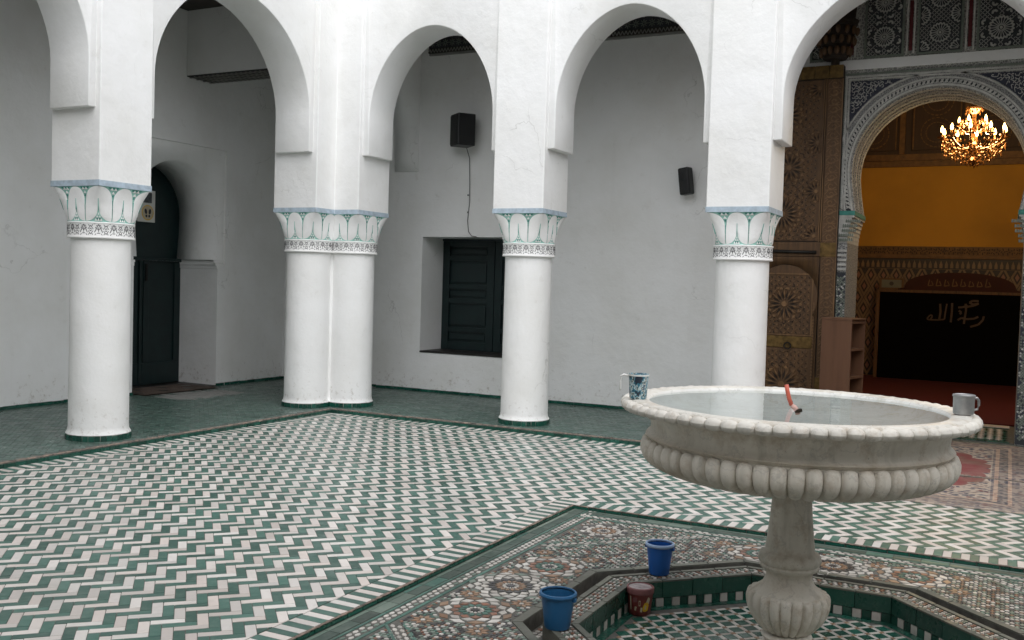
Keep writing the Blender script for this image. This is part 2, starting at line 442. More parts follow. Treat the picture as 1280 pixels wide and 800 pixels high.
def rugmat(cx, cy, hx, hy):
    m, nt, b = newmat('woven_rug_pattern')
    p = geopos(nt)
    s = nt.nodes.new("ShaderNodeSeparateXYZ")
    nt.links.new(p, s.inputs[0])
    def mth(op, a, c=None, d=None):
        n = nt.nodes.new("ShaderNodeMath"); n.operation = op
        for i, x in enumerate((a, c, d)):
            if x is None: continue
            if isinstance(x, (int, float)): n.inputs[i].default_value = x
            else: nt.links.new(x, n.inputs[i])
        return n.outputs[0]
    dx = mth('SUBTRACT', s.outputs[0], cx); dy = mth('SUBTRACT', s.outputs[1], cy)
    ax = mth('ABSOLUTE', dx); ay = mth('ABSOLUTE', dy)
    edge = mth('MINIMUM', mth('SUBTRACT', hx, ax), mth('SUBTRACT', hy, ay))
    vo = nt.nodes.new("ShaderNodeTexVoronoi"); vo.inputs["Scale"].default_value = 26.0
    nt.links.new(p, vo.inputs["Vector"])
    sc = nt.nodes.new("ShaderNodeSeparateColor"); nt.links.new(vo.outputs["Color"], sc.inputs[0])
    def pal(src, stops):
        r = nt.nodes.new("ShaderNodeValToRGB"); r.color_ramp.interpolation = 'CONSTANT'
        e = r.color_ramp.elements
        e[0].position = 0; e[0].color = rgb(stops[0][1])
        e[1].position = stops[1][0]; e[1].color = rgb(stops[1][1])
        for q, c in stops[2:]:
            z = e.new(q); z.color = rgb(c)
        nt.links.new(src, r.inputs[0]); return r.outputs[0]
    ivory = (0.40, 0.33, 0.27)
    spk = pal(sc.outputs[0], [(0, ivory), (0.30, (0.05, 0.055, 0.085)), (0.60, (0.20, 0.15, 0.125)), (0.74, ivory), (0.84, (0.14, 0.05, 0.05)), (0.92, (0.09, 0.11, 0.12))])
    spk = mixc(nt, ramp(nt, vo.outputs["Distance"], 0.30, 0.60, 0, 0.45), spk, ivory)
    # lobed red medallion
    rr = mth('SQRT', mth('ADD', mth('POWER', mth('DIVIDE', ax, hx * 0.70), 2), mth('POWER', mth('DIVIDE', ay, hy * 0.64), 2)))
    an = mth('ARCTAN2', dy, dx)
    lob = mth('MULTIPLY', mth('ABSOLUTE', mth('SINE', mth('MULTIPLY', an, 8.0))), 0.10)
    rr = mth('SUBTRACT', rr, lob)
    rn = mixc(nt, ramp(nt, noise(nt, p, 3.0, 4), 0.4, 0.65), (0.21, 0.050, 0.055), (0.18, 0.105, 0.085))
    st = nt.nodes.new("ShaderNodeMapping"); st.inputs["Scale"].default_value = (2.0, 60.0, 1.0)
    nt.links.new(p, st.inputs["Vector"])
    rn = mixc(nt, ramp(nt, noise(nt, st.outputs[0], 1.0, 2), 0.5, 0.7, 0, 0.35), rn, (0.30, 0.16, 0.12))
    fld = mixc(nt, ramp(nt, rr, 0.86, 0.88), rn, spk)
    inner = ramp(nt, rr, 0.28, 0.30)
    fld = mixc(nt, inner, spk, fld)
    # border bands by distance from edge
    bd = pal(mth('MULTIPLY', edge, 1.0 / 0.5), [(0, ivory), (0.05, (0.05, 0.05, 0.07)), (0.09, ivory), (0.12, (0.16, 0.13, 0.12)), (0.42, (0.45, 0.31, 0.22)), (0.48, (0.09, 0.08, 0.08)), (0.62, (0.47, 0.31, 0.22)), (0.68, (0.1, 0.09, 0.1)), (0.72, ivory)])
    bd = mixc(nt, 0.50, bd, spk)
    cc = mixc(nt, ramp(nt, edge, 0.372, 0.376), bd, fld)
    f = noise(nt, p, 4.0, 5)
    cc = mixc(nt, ramp(nt, f, 0.4, 0.8, 0, 0.3), cc, (0.33, 0.28, 0.24))
    nt.links.new(cc, b.inputs["Base Color"])
    b.inputs["Roughness"].default_value = 0.95
    b.inputs["Specular IOR Level"].default_value = 0.1
    bump(nt, b, noise(nt, p, 220.0, 2), 0.5, 0.003)
    return m

# ------------------------------------------------------------------ mesh helpers
ORG = {}
def org(o):
    return ORG.get(o.name, Vector((0, 0, 0))) if o is not None else Vector((0, 0, 0))

def meta(o, label=None, cat=None, group=None, kind=None):
    if label: o["label"] = label
    if cat: o["category"] = cat
    if group: o["group"] = group
    if kind: o["kind"] = kind
    return o

def thing(name, label, cat, loc=(0, 0, 0), rz=0.0, group=None, kind=None):
    o = bpy.data.objects.new(name, None)
    o.empty_display_size = 0.1
    col.objects.link(o)
    o.location = loc
    o.rotation_euler = (0, 0, rz)
    ORG[o.name] = Vector(loc)
    return meta(o, label, cat, group, kind or 'thing')

SMALL = {'carving', 'seam_lines', 'painted_triangles', 'zigzag', 'frieze_carving', 'scale_carving', 'jamb_mosaic', 'braid', 'frame_braid', 'scrollwork', 'lattice_carving', 'stalactites', 'stile_carving', 'star_carving', 'groove_shade', 'edge_notching', 'diamond_tiles', 'crest_merlons', 'panel_painting', 'inscription', 'script'}
class MB:
    def __init__(s):
        s.v = []; s.f = []; s.m = []; s.t = []; s.sm = []
    def add(s, verts, faces, mi=0, tint=0.0, smooth=False):
        b = len(s.v)
        s.v.extend([tuple(v) for v in verts])
        for f in faces:
            s.f.append([i + b for i in f]); s.m.append(mi); s.t.append(tint); s.sm.append(smooth)
        return s
    def box(s, a, b, mi=0, tint=0.0, skip=''):
        x0, y0, z0 = a; x1, y1, z1 = b
        v = [(x0, y0, z0), (x1, y0, z0), (x1, y1, z0), (x0, y1, z0), (x0, y0, z1), (x1, y0, z1), (x1, y1, z1), (x0, y1, z1)]
        fs = {'b': (0, 3, 2, 1), 't': (4, 5, 6, 7), 's': (0, 1, 5, 4), 'e': (1, 2, 6, 5), 'n': (2, 3, 7, 6), 'w': (3, 0, 4, 7)}
        return s.add(v, [f for k, f in fs.items() if k not in skip], mi, tint)
    def prism(s, poly, z0, z1, mi=0, tint=0.0, bottom=False, inset=0.0, top_noise=0.0):
        """poly: list of (x,y) ccw; bevelled towards the top by inset"""
        n = len(poly)
        cx = sum(p[0] for p in poly) / n; cy = sum(p[1] for p in poly) / n
        low = [(x, y, z0) for x, y in poly]
        if inset:
            top = []
            for x, y in poly:
                d = math.hypot(x - cx, y - cy) or 1
                k = max(0.2, 1 - inset / d)
                top.append((cx + (x - cx) * k, cy + (y - cy) * k, z1 + (random.uniform(-1, 1) * top_noise)))
        else:
            top = [(x, y, z1) for x, y in poly]
        fs = [tuple(range(n, 2 * n))] + [(i, (i + 1) % n, n + (i + 1) % n, n + i) for i in range(n)]
        if bottom: fs.append(tuple(range(n - 1, -1, -1)))
        return s.add(low + top, fs, mi, tint)
    def lathe(s, prof, c=(0, 0, 0), n=48, mi=0, smooth=True, a0=0.0, a1=2 * PI, caps=False):
        full = abs(a1 - a0 - 2 * PI) < 1e-6
        k = n if full else n + 1
        v = []
        for r, z in prof:
            for i in range(k):
                a = a0 + (a1 - a0) * i / n
                v.append((c[0] + r * math.cos(a), c[1] + r * math.sin(a), c[2] + z))
        fs = []
        for j in range(len(prof) - 1):
            for i in range(n):
                i2 = (i + 1) % k
                fs.append((j * k + i, j * k + i2, (j + 1) * k + i2, (j + 1) * k + i))
        s.add(v, fs, mi, 0, smooth)
        if caps:
            s.add(v[:k], [tuple(range(k - 1, -1, -1))], mi); s.add(v[-k:], [tuple(range(k))], mi)
        return s
    def grid(s, fn, nu, nv, mi=0, smooth=True, tint=0.0, wrapu=False):
        v = [fn(i / nu, j / nv) for j in range(nv + 1) for i in range(nu + 1)]
        w = nu + 1
        fs = [(j * w + i, j * w + i + 1, (j + 1) * w + i + 1, (j + 1) * w + i) for j in range(nv) for i in range(nu)]
        return s.add(v, fs, mi, tint, smooth)
    def tube(s, pts, r, n=8, mi=0, caps=True, radii=None):
        pts = [Vector(p) for p in pts]
        rings = []
        up = Vector((0.13, 0.27, 0.95)).normalized()
        for i, p in enumerate(pts):
            d = (pts[min(i + 1, len(pts) - 1)] - pts[max(i - 1, 0)]).normalized()
            a = d.cross(up)
            if a.length < 1e-3: a = d.cross(Vector((1, 0, 0)))
            a.normalize(); b = d.cross(a)
            rr = radii[i] if radii else r
            rings.append([p + (a * math.cos(2 * PI * k / n) + b * math.sin(2 * PI * k / n)) * rr for k in range(n)])
        v = [q for g in rings for q in g]
        fs = [(j * n + k, j * n + (k + 1) % n, (j + 1) * n + (k + 1) % n, (j + 1) * n + k) for j in range(len(pts) - 1) for k in range(n)]
        s.add(v, fs, mi, 0, True)
        if caps:
            s.add(rings[0], [tuple(range(n))], mi); s.add(rings[-1], [tuple(range(n - 1, -1, -1))], mi)
        return s
    def plate(s, poly, fr, h0, h1, mi=0, tint=0.0):
        """poly (u,v) in a frame fr(u,v,h)->xyz, raised from h0 to h1"""
        n = len(poly)
        v = [fr(u, w, h0) for u, w in poly] + [fr(u, w, h1) for u, w in poly]
        return s.add(v, [tuple(range(n, 2 * n))] + [(i, (i + 1) % n, n + (i + 1) % n, n + i) for i in range(n)], mi, tint)
    def bar(s, p, q, w, fr, h0, h1, mi=0):
        dx, dy = q[0] - p[0], q[1] - p[1]
        l = math.hypot(dx, dy) or 1e-6
        nx, ny = -dy / l * w / 2, dx / l * w / 2
        return s.plate([(p[0] + nx, p[1] + ny), (p[0] - nx, p[1] - ny), (q[0] - nx, q[1] - ny), (q[0] + nx, q[1] + ny)], fr, h0, h1, mi)
    def mesh(s, name, mats, o=Vector((0, 0, 0)), angle=35.0):
        me = bpy.data.meshes.new(name)
        me.from_pydata([(x - o.x, y - o.y, z - o.z) for x, y, z in s.v], [], s.f)
        for mt in mats: me.materials.append(mt)
        me.polygons.foreach_set("material_index", s.m)
        me.polygons.foreach_set("use_smooth", s.sm)
        if any(s.t):
            a = me.attributes.new("tint", 'FLOAT', 'FACE')
            a.data.foreach_set("value", s.t)
        me.update()
        if any(s.sm):
            me.set_sharp_from_angle(angle=R(angle))
        return me
    def build(s, name, mats, parent=None, label=None, cat=None, group=None, kind=None, bev=0.0, local=False, fix=True, angle=35.0):
        if not isinstance(mats, (list, tuple)): mats = [mats]
        o0 = Vector((0, 0, 0)) if local else org(parent)
        me = s.mesh(name, mats, o0, angle)
        if fix:
            b = bmesh.new(); b.from_mesh(me)
            bmesh.ops.remove_doubles(b, verts=b.verts, dist=1e-5)
            bmesh.ops.recalc_face_normals(b, faces=b.faces)
            b.to_mesh(me); b.free()
        ob = bpy.data.objects.new(name, me)
        col.objects.link(ob)
        if parent is not None: ob.parent = parent
        ORG[ob.name] = o0
        if not fix and parent is not None and kind is None and name in SMALL: kind = 'stuff'
        if bev:
            md = ob.modifiers.new("bevel", 'BEVEL'); md.width = bev; md.segments = 2; md.limit_method = 'ANGLE'; md.angle_limit = R(40)
        return meta(ob, label, cat, group, kind)

def inst(name, me, parent, loc, rot=(0, 0, 0), scale=(1, 1, 1), local=False):
    ob = bpy.data.objects.new(name, me)
    col.objects.link(ob)
    ob.parent = parent
    ob.location = Vector(loc) if local else Vector(loc) - org(parent)
    ob.rotation_euler = rot
    ob.scale = scale
    return ob

# frames: local (u, v, h) -> world.  fn: facing -Y at y=y0 ; fe: facing +X at x=x0
def fn(y0):
    return lambda u, v, h: (u, y0 - h, v)
def fe(x0):
    return lambda u, v, h: (x0 + h, u, v)
def ff(z0):
    return lambda u, v, h: (u, v, z0 + h)

def superarch(u0, u1, zs, zc, zt, n=36, p=1.9):
    c = (u0 + u1) / 2; a = (u1 - u0) / 2; b = zt - zc
    pts = [(u0, zs)]
    for i in range(n + 1):
        t = PI - PI * i / n
        ct, st = math.cos(t), math.sin(t)
        x = math.copysign(abs(ct) ** (2 / p), ct) * a
        z = abs(st) ** (2 / p) * b
        pts.append((c + x, zc + z))
    pts.append((u1, zs))
    return pts

def horseshoe(c, cz, r, zb, n=40):
    d = math.asin(max(-1, min(1, (zb - cz) / r)))
    return [(c - r * math.cos(d + (PI - 2 * d) * i / n), cz + r * math.sin(d + (PI - 2 * d) * i / n)) for i in range(n + 1)]

def stilted(c, cz, r, zb, nar, n=40, m=8):
    L = [(c - r + nar * ((cz - (zb + (cz - zb) * i / m)) / (cz - zb)) ** 1.5, zb + (cz - zb) * i / m) for i in range(m)]
    A = [(c - r * math.cos(PI * i / n), cz + r * math.sin(PI * i / n)) for i in range(n + 1)]
    return L + A + [(2 * c - x, z) for x, z in L[::-1]]

def arch_panel(mb, out, u0, u1, zt, fr, h0, h1, mi=0, feet=True, zb=None):
    """wall with an arched opening cut from its foot; outline out runs left to right; h0 back, h1 front"""
    zb = out[0][1] if zb is None else zb
    poly = [(u0, zb)] + out + [(u1, zb), (u1, zt), (u0, zt)]
    n = len(poly)
    mb.add([fr(u, v, h1) for u, v in poly], [tuple(range(n))], mi)
    mb.add([fr(u, v, h0) for u, v in poly], [tuple(range(n - 1, -1, -1))], mi)
    k = len(out)
    mb.add([fr(u, v, h1) for u, v in out] + [fr(u, v, h0) for u, v in out], [(i, i + 1, k + i + 1, k + i) for i in range(k - 1)], mi, 0, True)
    if feet:
        for a, b in (((u0, zb), out[0]), (out[-1], (u1, zb))):
            mb.add([fr(a[0], a[1], h1), fr(b[0], b[1], h1), fr(b[0], b[1], h0), fr(a[0], a[1], h0)], [(0, 1, 2, 3)], mi)
    return mb

def wall_grid(mb, us, zs, fr, holes, h0, h1, mi=0):
    """wall as cells with rectangular holes [(u0,u1,z0,z1)]; front at h1, reveals back to h0"""
    for i in range(len(us) - 1):
        for j in range(len(zs) - 1):
            cu, cz = (us[i] + us[i + 1]) / 2, (zs[j] + zs[j + 1]) / 2
            if any(a < cu < b and c < cz < d for a, b, c, d in holes): continue
            q = [(us[i], zs[j]), (us[i + 1], zs[j]), (us[i + 1], zs[j + 1]), (us[i], zs[j + 1])]
            mb.add([fr(u, v, h1) for u, v in q], [(0, 1, 2, 3)], mi)
            mb.add([fr(u, v, h0) for u, v in q], [(3, 2, 1, 0)], mi)
    for a, b, c, d in holes:
        for p, q in (((a, c), (b, c)), ((b, c), (b, d)), ((b, d), (a, d)), ((a, d), (a, c))):
            mb.add([fr(p[0], p[1], h1), fr(q[0], q[1], h1), fr(q[0], q[1], h0), fr(p[0], p[1], h0)], [(0, 1, 2, 3)], mi)
    return mb

# ------------------------------------------------------------------ measures of the place
S = 0.0416          # gallery floor
H = 2.2325          # underside of the piers
T = 0.60            # pier depth
PW = 0.3284         # corner pier offset
E0 = 0.109          # gallery edge
DR, DL = 2.04, -2.419
TOP = 6.2
ZS, ZC = 2.89, 3.30
CEIL = 4.78
FC = Vector((6.03, -4.56, 0))     # fountain centre
SX0, SX1 = 4.223, 7.837           # sunken mosaic
SY1, SY0 = -2.785, -6.335
Z0 = -0.0243
COURT_X1, COURT_Y0 = 12.06, -9.12

# ------------------------------------------------------------------ ground and floors
MB().box((-60, -60, -0.6), (70, 60, -0.5)).build('ground', M['earth'], kind='structure')

mb = MB()
zt = -0.003
wall_grid(mb, [E0, SX0, SX1, COURT_X1 - E0], [COURT_Y0 + E0, SY0, SY1, -E0], lambda u, v, h: (u, v, h), [(SX0, SX1, SY0, SY1)], -0.5, zt)
court = mb.build('court_floor', M['grout'], kind='structure')

# herringbone of white and green tiles
TW, TL = 0.0486, 0.1457
G = 0.0022
Q2 = math.sqrt(0.5)
_a0, _b0 = TL - TW, -TL
OX = 2.987 - (_a0 + _b0) * Q2
OY = -6.165 - (_a0 - _b0) * Q2
def ab2w(a, b):
    return (OX + (a + b) * Q2, OY + (a - b) * Q2)

def clip(poly, keep):
    """keep = (axis, sign, value): keep sign*p[axis] <= sign*value"""
    ax, sg, val = keep
    out = []
    for i, p in enumerate(poly):
        q = poly[(i + 1) % len(poly)]
        ip, iq = sg * p[ax] <= sg * val, sg * q[ax] <= sg * val
        if ip: out.append(p)
        if ip != iq:
            t = (val - p[ax]) / (q[ax] - p[ax])
            out.append((p[0] + (q[0] - p[0]) * t, p[1] + (q[1] - p[1]) * t))
    return out

BW = 0.152  # border course width
FX0, FX1, FY0, FY1 = E0 + 0.006 + BW, 9.6, -8.9, -E0 - 0.006 - BW
HX0, HX1, HY0, HY1 = SX0 - BW - 0.004, SX1 + BW + 0.004, SY0 - BW - 0.004, SY1 + BW + 0.004

def ccw(poly):
    a = sum(poly[i][0] * poly[(i + 1) % len(poly)][1] - poly[(i + 1) % len(poly)][0] * poly[i][1] for i in range(len(poly)))
    return poly if a > 0 else poly[::-1]

def project(x, y, z):
    d = Vector((x, y, z)) - CAM
    w = d.dot(_F)
    if w < 0.1: return None
    f = 34.406 / 36
    return (0.5 + f * d.dot(_R) / w, 0.5 - f * 1.6 * d.dot(_U) / w, w)

full, cut = [], []
imax = int(16 / (TW * 2 * Q2)) + 2
for j in range(-20, 45):
    for i in range(-140, 180):
        ba, bb = i * TW + j * TL, i * TW - j * TL
        c0 = ab2w(ba, bb)
        if c0[0] < FX0 - 0.4 or c0[0] > FX1 + 0.4 or c0[1] < FY0 - 0.4 or c0[1] > FY1 + 0.4: continue
        for kind, (a0, a1, b0, b1) in (('h', (0, TL, 0, TW)), ('v', (TL - TW, TL, -TL, 0))):
            g = G / 2
            rc = [(ba + a0 + g, bb + b0 + g), (ba + a1 - g, bb + b0 + g), (ba + a1 - g, bb + b1 - g), (ba + a0 + g, bb + b1 - g)]
            poly = ccw([ab2w(*p) for p in rc])
            ctr = ab2w(ba + (a0 + a1) / 2, bb + (b0 + b1) / 2)
            white = (i % 2 == 0)
            orig = poly
            for k in ((0, -1, FX0), (0, 1, FX1), (1, -1, FY0), (1, 1, FY1)):
                poly = clip(poly, k)
                if len(poly) < 3: break
            if len(poly) < 3: continue
            ins = [HX0 < x < HX1 and HY0 < y < HY1 for x, y in poly]
            if any(ins):
                if all(ins): continue
                ovs = [(HX0 - min(x for x, y in poly), (0, 1, HX0)), (max(x for x, y in poly) - HX1, (0, -1, HX1)),
                       (HY0 - min(y for x, y in poly), (1, 1, HY0)), (max(y for x, y in poly) - HY1, (1, -1, HY1))]
                poly = clip(poly, max(ovs)[1])
                if len(poly) < 3: continue
            xs = [p[0] for p in poly]; ys = [p[1] for p in poly]
            area = abs(sum(poly[q][0] * poly[(q + 1) % len(poly)][1] - poly[(q + 1) % len(poly)][0] * poly[q][1] for q in range(len(poly)))) / 2
            if area < 0.00015: continue
            whole = area > 0.97 * (TL - G) * (TW - G)
            (full if whole else cut).append((poly, ctr, kind, white))

def tile_mesh(name, mat_):
    m_ = MB()
    hl, hw = (TL - G) / 2, (TW - G) / 2
    m_.prism([(-hl, -hw), (hl, -hw), (hl, hw), (-hl, hw)], -0.004, 0.0, inset=0.0016)
    return m_.mesh(name, [mat_])
me_w, me_g = tile_mesh('tile', M['twhite']), tile_mesh('tile', M['tgreen'])
def onscreen(t):
    p = project(t[1][0], t[1][1], 0)
    if not p or not (-0.01 < p[0] < 1.0 and 0 < p[1] < 1.01): return -1
    return 1.0 / p[2] ** 3
full.sort(key=onscreen, reverse=True)
for poly, c, kind, white in full[:300]:
    # 'h' tiles run along the (1,1) diagonal, 'v' tiles along (1,-1)
    rz = PI / 4 if kind == 'h' else -PI / 4
    inst('tile', me_w if white else me_g, court, (c[0], c[1], random.uniform(-0.0007, 0.0007)), (random.uniform(-0.012, 0.012), random.uniform(-0.012, 0.012), rz + random.uniform(-0.012, 0.012)))
mb = MB()
for poly, c, kind, white in full[300:] + cut:
    tn = random.random()
    mb.prism(poly, -0.004, random.uniform(-0.0007, 0.0006), 0 if white else 1, tn, inset=0.0014, top_noise=0.0008)
# border soldier courses along the gallery edge and around the sunken mosaic
def course(x0, y0, x1, y1, depth, nx, ny, z=0.0):
    L = math.hypot(x1 - x0, y1 - y0); n = int(L / TW)
    tx, ty = (x1 - x0) / L, (y1 - y0) / L
    for k in range(n):
        a, b = L * k / n + G / 2, L * (k + 1) / n - G / 2
        p = [(x0 + tx * a, y0 + ty * a), (x0 + tx * b, y0 + ty * b), (x0 + tx * b + nx * depth, y0 + ty * b + ny * depth), (x0 + tx * a + nx * depth, y0 + ty * a + ny * depth)]
        mb.prism(ccw(p), -0.004, z + random.uniform(-0.0007, 0.0006), k % 2, random.random(), inset=0.0014, top_noise=0.0004)
D1 = BW - 0.008
course(E0 + 0.004, -8.9, E0 + 0.004, -E0 - 0.004, D1, 1, 0)
course(E0 + BW, -E0 - 0.004, 9.6, -E0 - 0.004, D1, 0, -1)
course(SX0 - 0.006, SY0 - BW, SX0 - 0.006, SY1 + BW, D1, -1, 0)
course(SX0 - 0.004, SY1 + 0.006, SX1 + BW, SY1 + 0.006, D1, 0, 1)
course(SX1 + 0.006, SY0 - BW, SX1 + 0.006, SY1 + 0.004, D1, 1, 0)
course(SX0, SY0 - 0.006, SX1, SY0 - 0.006, D1, 0, -1)
mb.build('floor_tiles', [M['twhite'], M['tgreen']], court, kind='stuff', fix=False)

# gallery floors: raised green herringbone with worn clay nosing
mb = MB()
zg = S - 0.003
def lpoly(z):   # L-shaped slab around the court
    return [(DL - 0.8, COURT_Y0, z), (E0 - 0.0, COURT_Y0, z), (E0, -E0, z), (12, -E0, z), (12, DR + 0.02, z), (DL - 0.8, DR + 0.02, z)]
p = [q[:2] for q in lpoly(0)]
mb.add([(x, y, zg) for x, y in p], [(0, 1, 2, 5), (2, 3, 4, 5)])
mb.add([(x, y, -0.45) for x, y in p] + [(x, y, zg) for x, y in p], [(i, (i + 1) % 6, 6 + (i + 1) % 6, 6 + i) for i in range(6)])
gallery = mb.build('gallery_floor', M['groutg'], kind='structure')
mb = MB()
w2, l2 = 0.046, 0.092
for j in range(-60, 100):
    for i in range(-170, 280):
        ba, bb = i * w2 + j * l2, i * w2 - j * l2
        x0, y0 = (ba + bb) * Q2 - 2.0, (ba - bb) * Q2 - 3.0
        inA = DL - 0.75 < x0 < E0 - 0.1 and -7.2 < y0 < DR - 0.05
        inB = DL < x0 < 8.2 and -E0 + 0.05 < y0 < DR - 0.05
        if not (inA or inB): continue
        for (a0, a1, b0, b1) in ((0, l2, 0, w2), (l2 - w2, l2, -l2, 0)):
            g = 0.0016
            rc = [(ba + a0 + g, bb + b0 + g), (ba + a1 - g, bb + b0 + g), (ba + a1 - g, bb + b1 - g), (ba + a0 + g, bb + b1 - g)]
            poly = ccw([((a + b) * Q2 - 2.0, (a - b) * Q2 - 3.0) for a, b in rc])
            if max(q[0] for q in poly) > E0 - 0.052 and min(q[1] for q in poly) < -E0 + 0.052: continue
            if max(q[1] for q in poly) > DR: continue
            mb.prism(poly, S - 0.004, S + random.uniform(-0.001, 0.0005), 0, random.random() or 0.5, inset=0.002, top_noise=0.0012)
mb.build('gallery_tiles', [M['tgal']], gallery, kind='stuff', fix=False)
# nosing pieces and riser tiles of the gallery step
def nosing_mesh(L):
    m_ = MB()
    n = 7
    def f(u, v):
        a = v * PI * 2
        return ((u - 0.5) * L, 0.022 * math.cos(a) + random.uniform(-.006, .004), 0.008 * math.sin(a) + random.uniform(-.0045, .002))
    m_.grid(f, n, 8, smooth=False)
    return m_.mesh('nosing', [M['terra']])
nos = [nosing_mesh(0.118) for _ in range(6)]
rt = MB(); rt.prism([(-0.048, -0.002), (0.048, -0.002), (0.048, 0.006), (-0.048, 0.006)], 0, 0.029, inset=0.001, bottom=True)
rt = rt.mesh('riser_tile', [M['tdark']])
k = 0
y = -E0
while y > -7.0:
    inst('nosing', random.choice(nos), gallery, (E0 - 0.022, y - 0.06, S - 0.004), (0, 0, PI / 2))
    y -= 0.12
x = E0 + 0.0
while x < 8.2:
    inst('nosing', random.choice(nos), gallery, (x + 0.06, -E0 + 0.022, S - 0.004), (0, 0, 0))
    x += 0.12
y = -E0
while y > -7.0:
    inst('riser_tile', rt, gallery, (E0 + 0.001, y - 0.05, 0.0005), (0, 0, PI / 2 * 3))
    y -= 0.0985
x = E0
while x < 8.2:
    inst('riser_tile', rt, gallery, (x + 0.05, -E0 - 0.001, 0.0005), (0, 0, PI))
    x += 0.0985

# ------------------------------------------------------------------ sunken mosaic and pool
A_IN, A_OUT, A_EDGE, A_TRIM = 0.86, 1.01, 1.095, 1.14
T22 = math.tan(PI / 8)
def octv(a):
    return [(FC.x + a / math.cos(PI / 8) * math.cos(PI / 8 + k * PI / 4), FC.y + a / math.cos(PI / 8) * math.sin(PI / 8 + k * PI / 4)) for k in range(8)]
mb = MB()
sq = []
for k in range(8):     # square boundary points in the direction of the octagon's corners
    a = PI / 8 + k * PI / 4
    c, s_ = math.cos(a), math.sin(a)
    hx = (SX1 - FC.x) if c > 0 else (FC.x - SX0)
    hy = (SY1 - FC.y) if s_ > 0 else (FC.y - SY0)
    t = min(hx / abs(c), hy / abs(s_))
    sq.append((FC.x + c * t, FC.y + s_ * t))
ov = octv(A_EDGE)
zf = Z0 - 0.003
corner = {0: (SX1, SY1), 2: (SX0, SY1), 4: (SX0, SY0), 6: (SX1, SY0)}
for k in range(8):
    k2 = (k + 1) % 8
    if k in corner:
        q = [ov[k], sq[k], corner[k], sq[k2], ov[k2]]
    else:
        q = [ov[k], sq[k], sq[k2], ov[k2]]
    mb.add([(x, y, zf) for x, y in q], [tuple(range(len(q)))])
    mb.add([(*ov[k], zf), (*ov[k2], zf), (*ov[k2], -0.10), (*ov[k], -0.10)], [(0, 1, 2, 3)])
    oo = octv(A_OUT)
    mb.add([(*ov[k], -0.10), (*ov[k2], -0.10), (*oo[k2], -0.10), (*oo[k], -0.10)], [(0, 1, 2, 3)])
sunken = mb.build('sunken_mosaic_floor', M['groutd'], kind='structure')
# riser around the sunken floor: clay edge + green tiles
for (xa, ya, xb, yb, rz) in ((SX0, SY0, SX0, SY1, PI / 2 * 3), (SX0, SY1, SX1, SY1, PI), (SX1, SY0, SX1, SY1, PI / 2)):
    L = math.hypot(xb - xa, yb - ya); n = int(L / 0.118)
    for k in range(n):
        t = (k + 0.5) / n
        px, py = xa + (xb - xa) * t, ya + (yb - ya) * t
        o = inst('riser_tile', rt, sunken, (px + ((0.003 if xa == SX0 else -0.003) if xa == xb else 0), py - (0.003 if ya == yb else 0), Z0 + 0.0005), (0, 0, rz), (1.19, 1, 0.56))
        inst('nosing', random.choice(nos), sunken, (px - (0.002 if xa == xb else 0), py + (0.002 if ya == yb else 0), -0.0035), (0, 0, rz), (1.0, 0.45, 0.5))

MCOL = ['twhite', 'tblack', 'torange', 'tbrown', 'tgreen', 'tsage', 'tdark', 'tmargin']
MMAT = [M[c] for c in MCOL]
MMAT[0] = M['tcream']
mb = MB()
def piece(poly, c):
    mb.prism(poly, Z0 - 0.003, Z0 + random.uniform(-0.0004, 0.0004), c, random.random() or 0.3, inset=0.0008)
def regp(cx, cy, r, n, a0=0.0, r2=None):
    if r2: return [(cx + (r if k % 2 == 0 else r2) * math.cos(a0 + PI * k / n), cy + (r if k % 2 == 0 else r2) * math.sin(a0 + PI * k / n)) for k in range(2 * n)]
    return [(cx + r * math.cos(a0 + 2 * PI * k / n), cy + r * math.sin(a0 + 2 * PI * k / n)) for k in range(n)]
roses = []   # (dx, dy, radius, type)
for sx, sy in ((-1, 0), (1, 0), (0, 1), (0, -1)):
    roses.append((1.385 * sx, 1.31 * sy, 0.21, 0))
    for q in (-1, 1):
        roses.append((1.36 * sx + (0.42 * q if sx == 0 else 0), 1.33 * sy + (0.42 * q if sy == 0 else 0), 0.19, 1))
for sx in (-1, 1):
    for sy in (-1, 1):
        roses.append((1.395 * sx, 1.313 * sy, 0.17, 2))
small = []
for sx, sy in ((-1, 0), (1, 0), (0, 1), (0, -1)):
    for q in (-0.22, 0.22, -0.66, 0.66):
        for e in (1.50, 1.215):
            small.append((e * sx + (q if sx == 0 else 0), e * 0.965 * sy + (q if sy == 0 else 0)))
def infield(dx, dy, m=0.0):
    ax, ay = abs(dx), abs(dy)
    x_l = (FC.x - SX0 if dx < 0 else SX1 - FC.x) - 0.214 - m
    y_l = (FC.y - SY0 if dy < 0 else SY1 - FC.y) - 0.214 - m
    if ax > x_l or ay > y_l: return False
    return max(ax, ay, (ax + ay) * Q2) > A_TRIM + m
def diag(dx, dy):
    return abs(dx) + abs(dy)
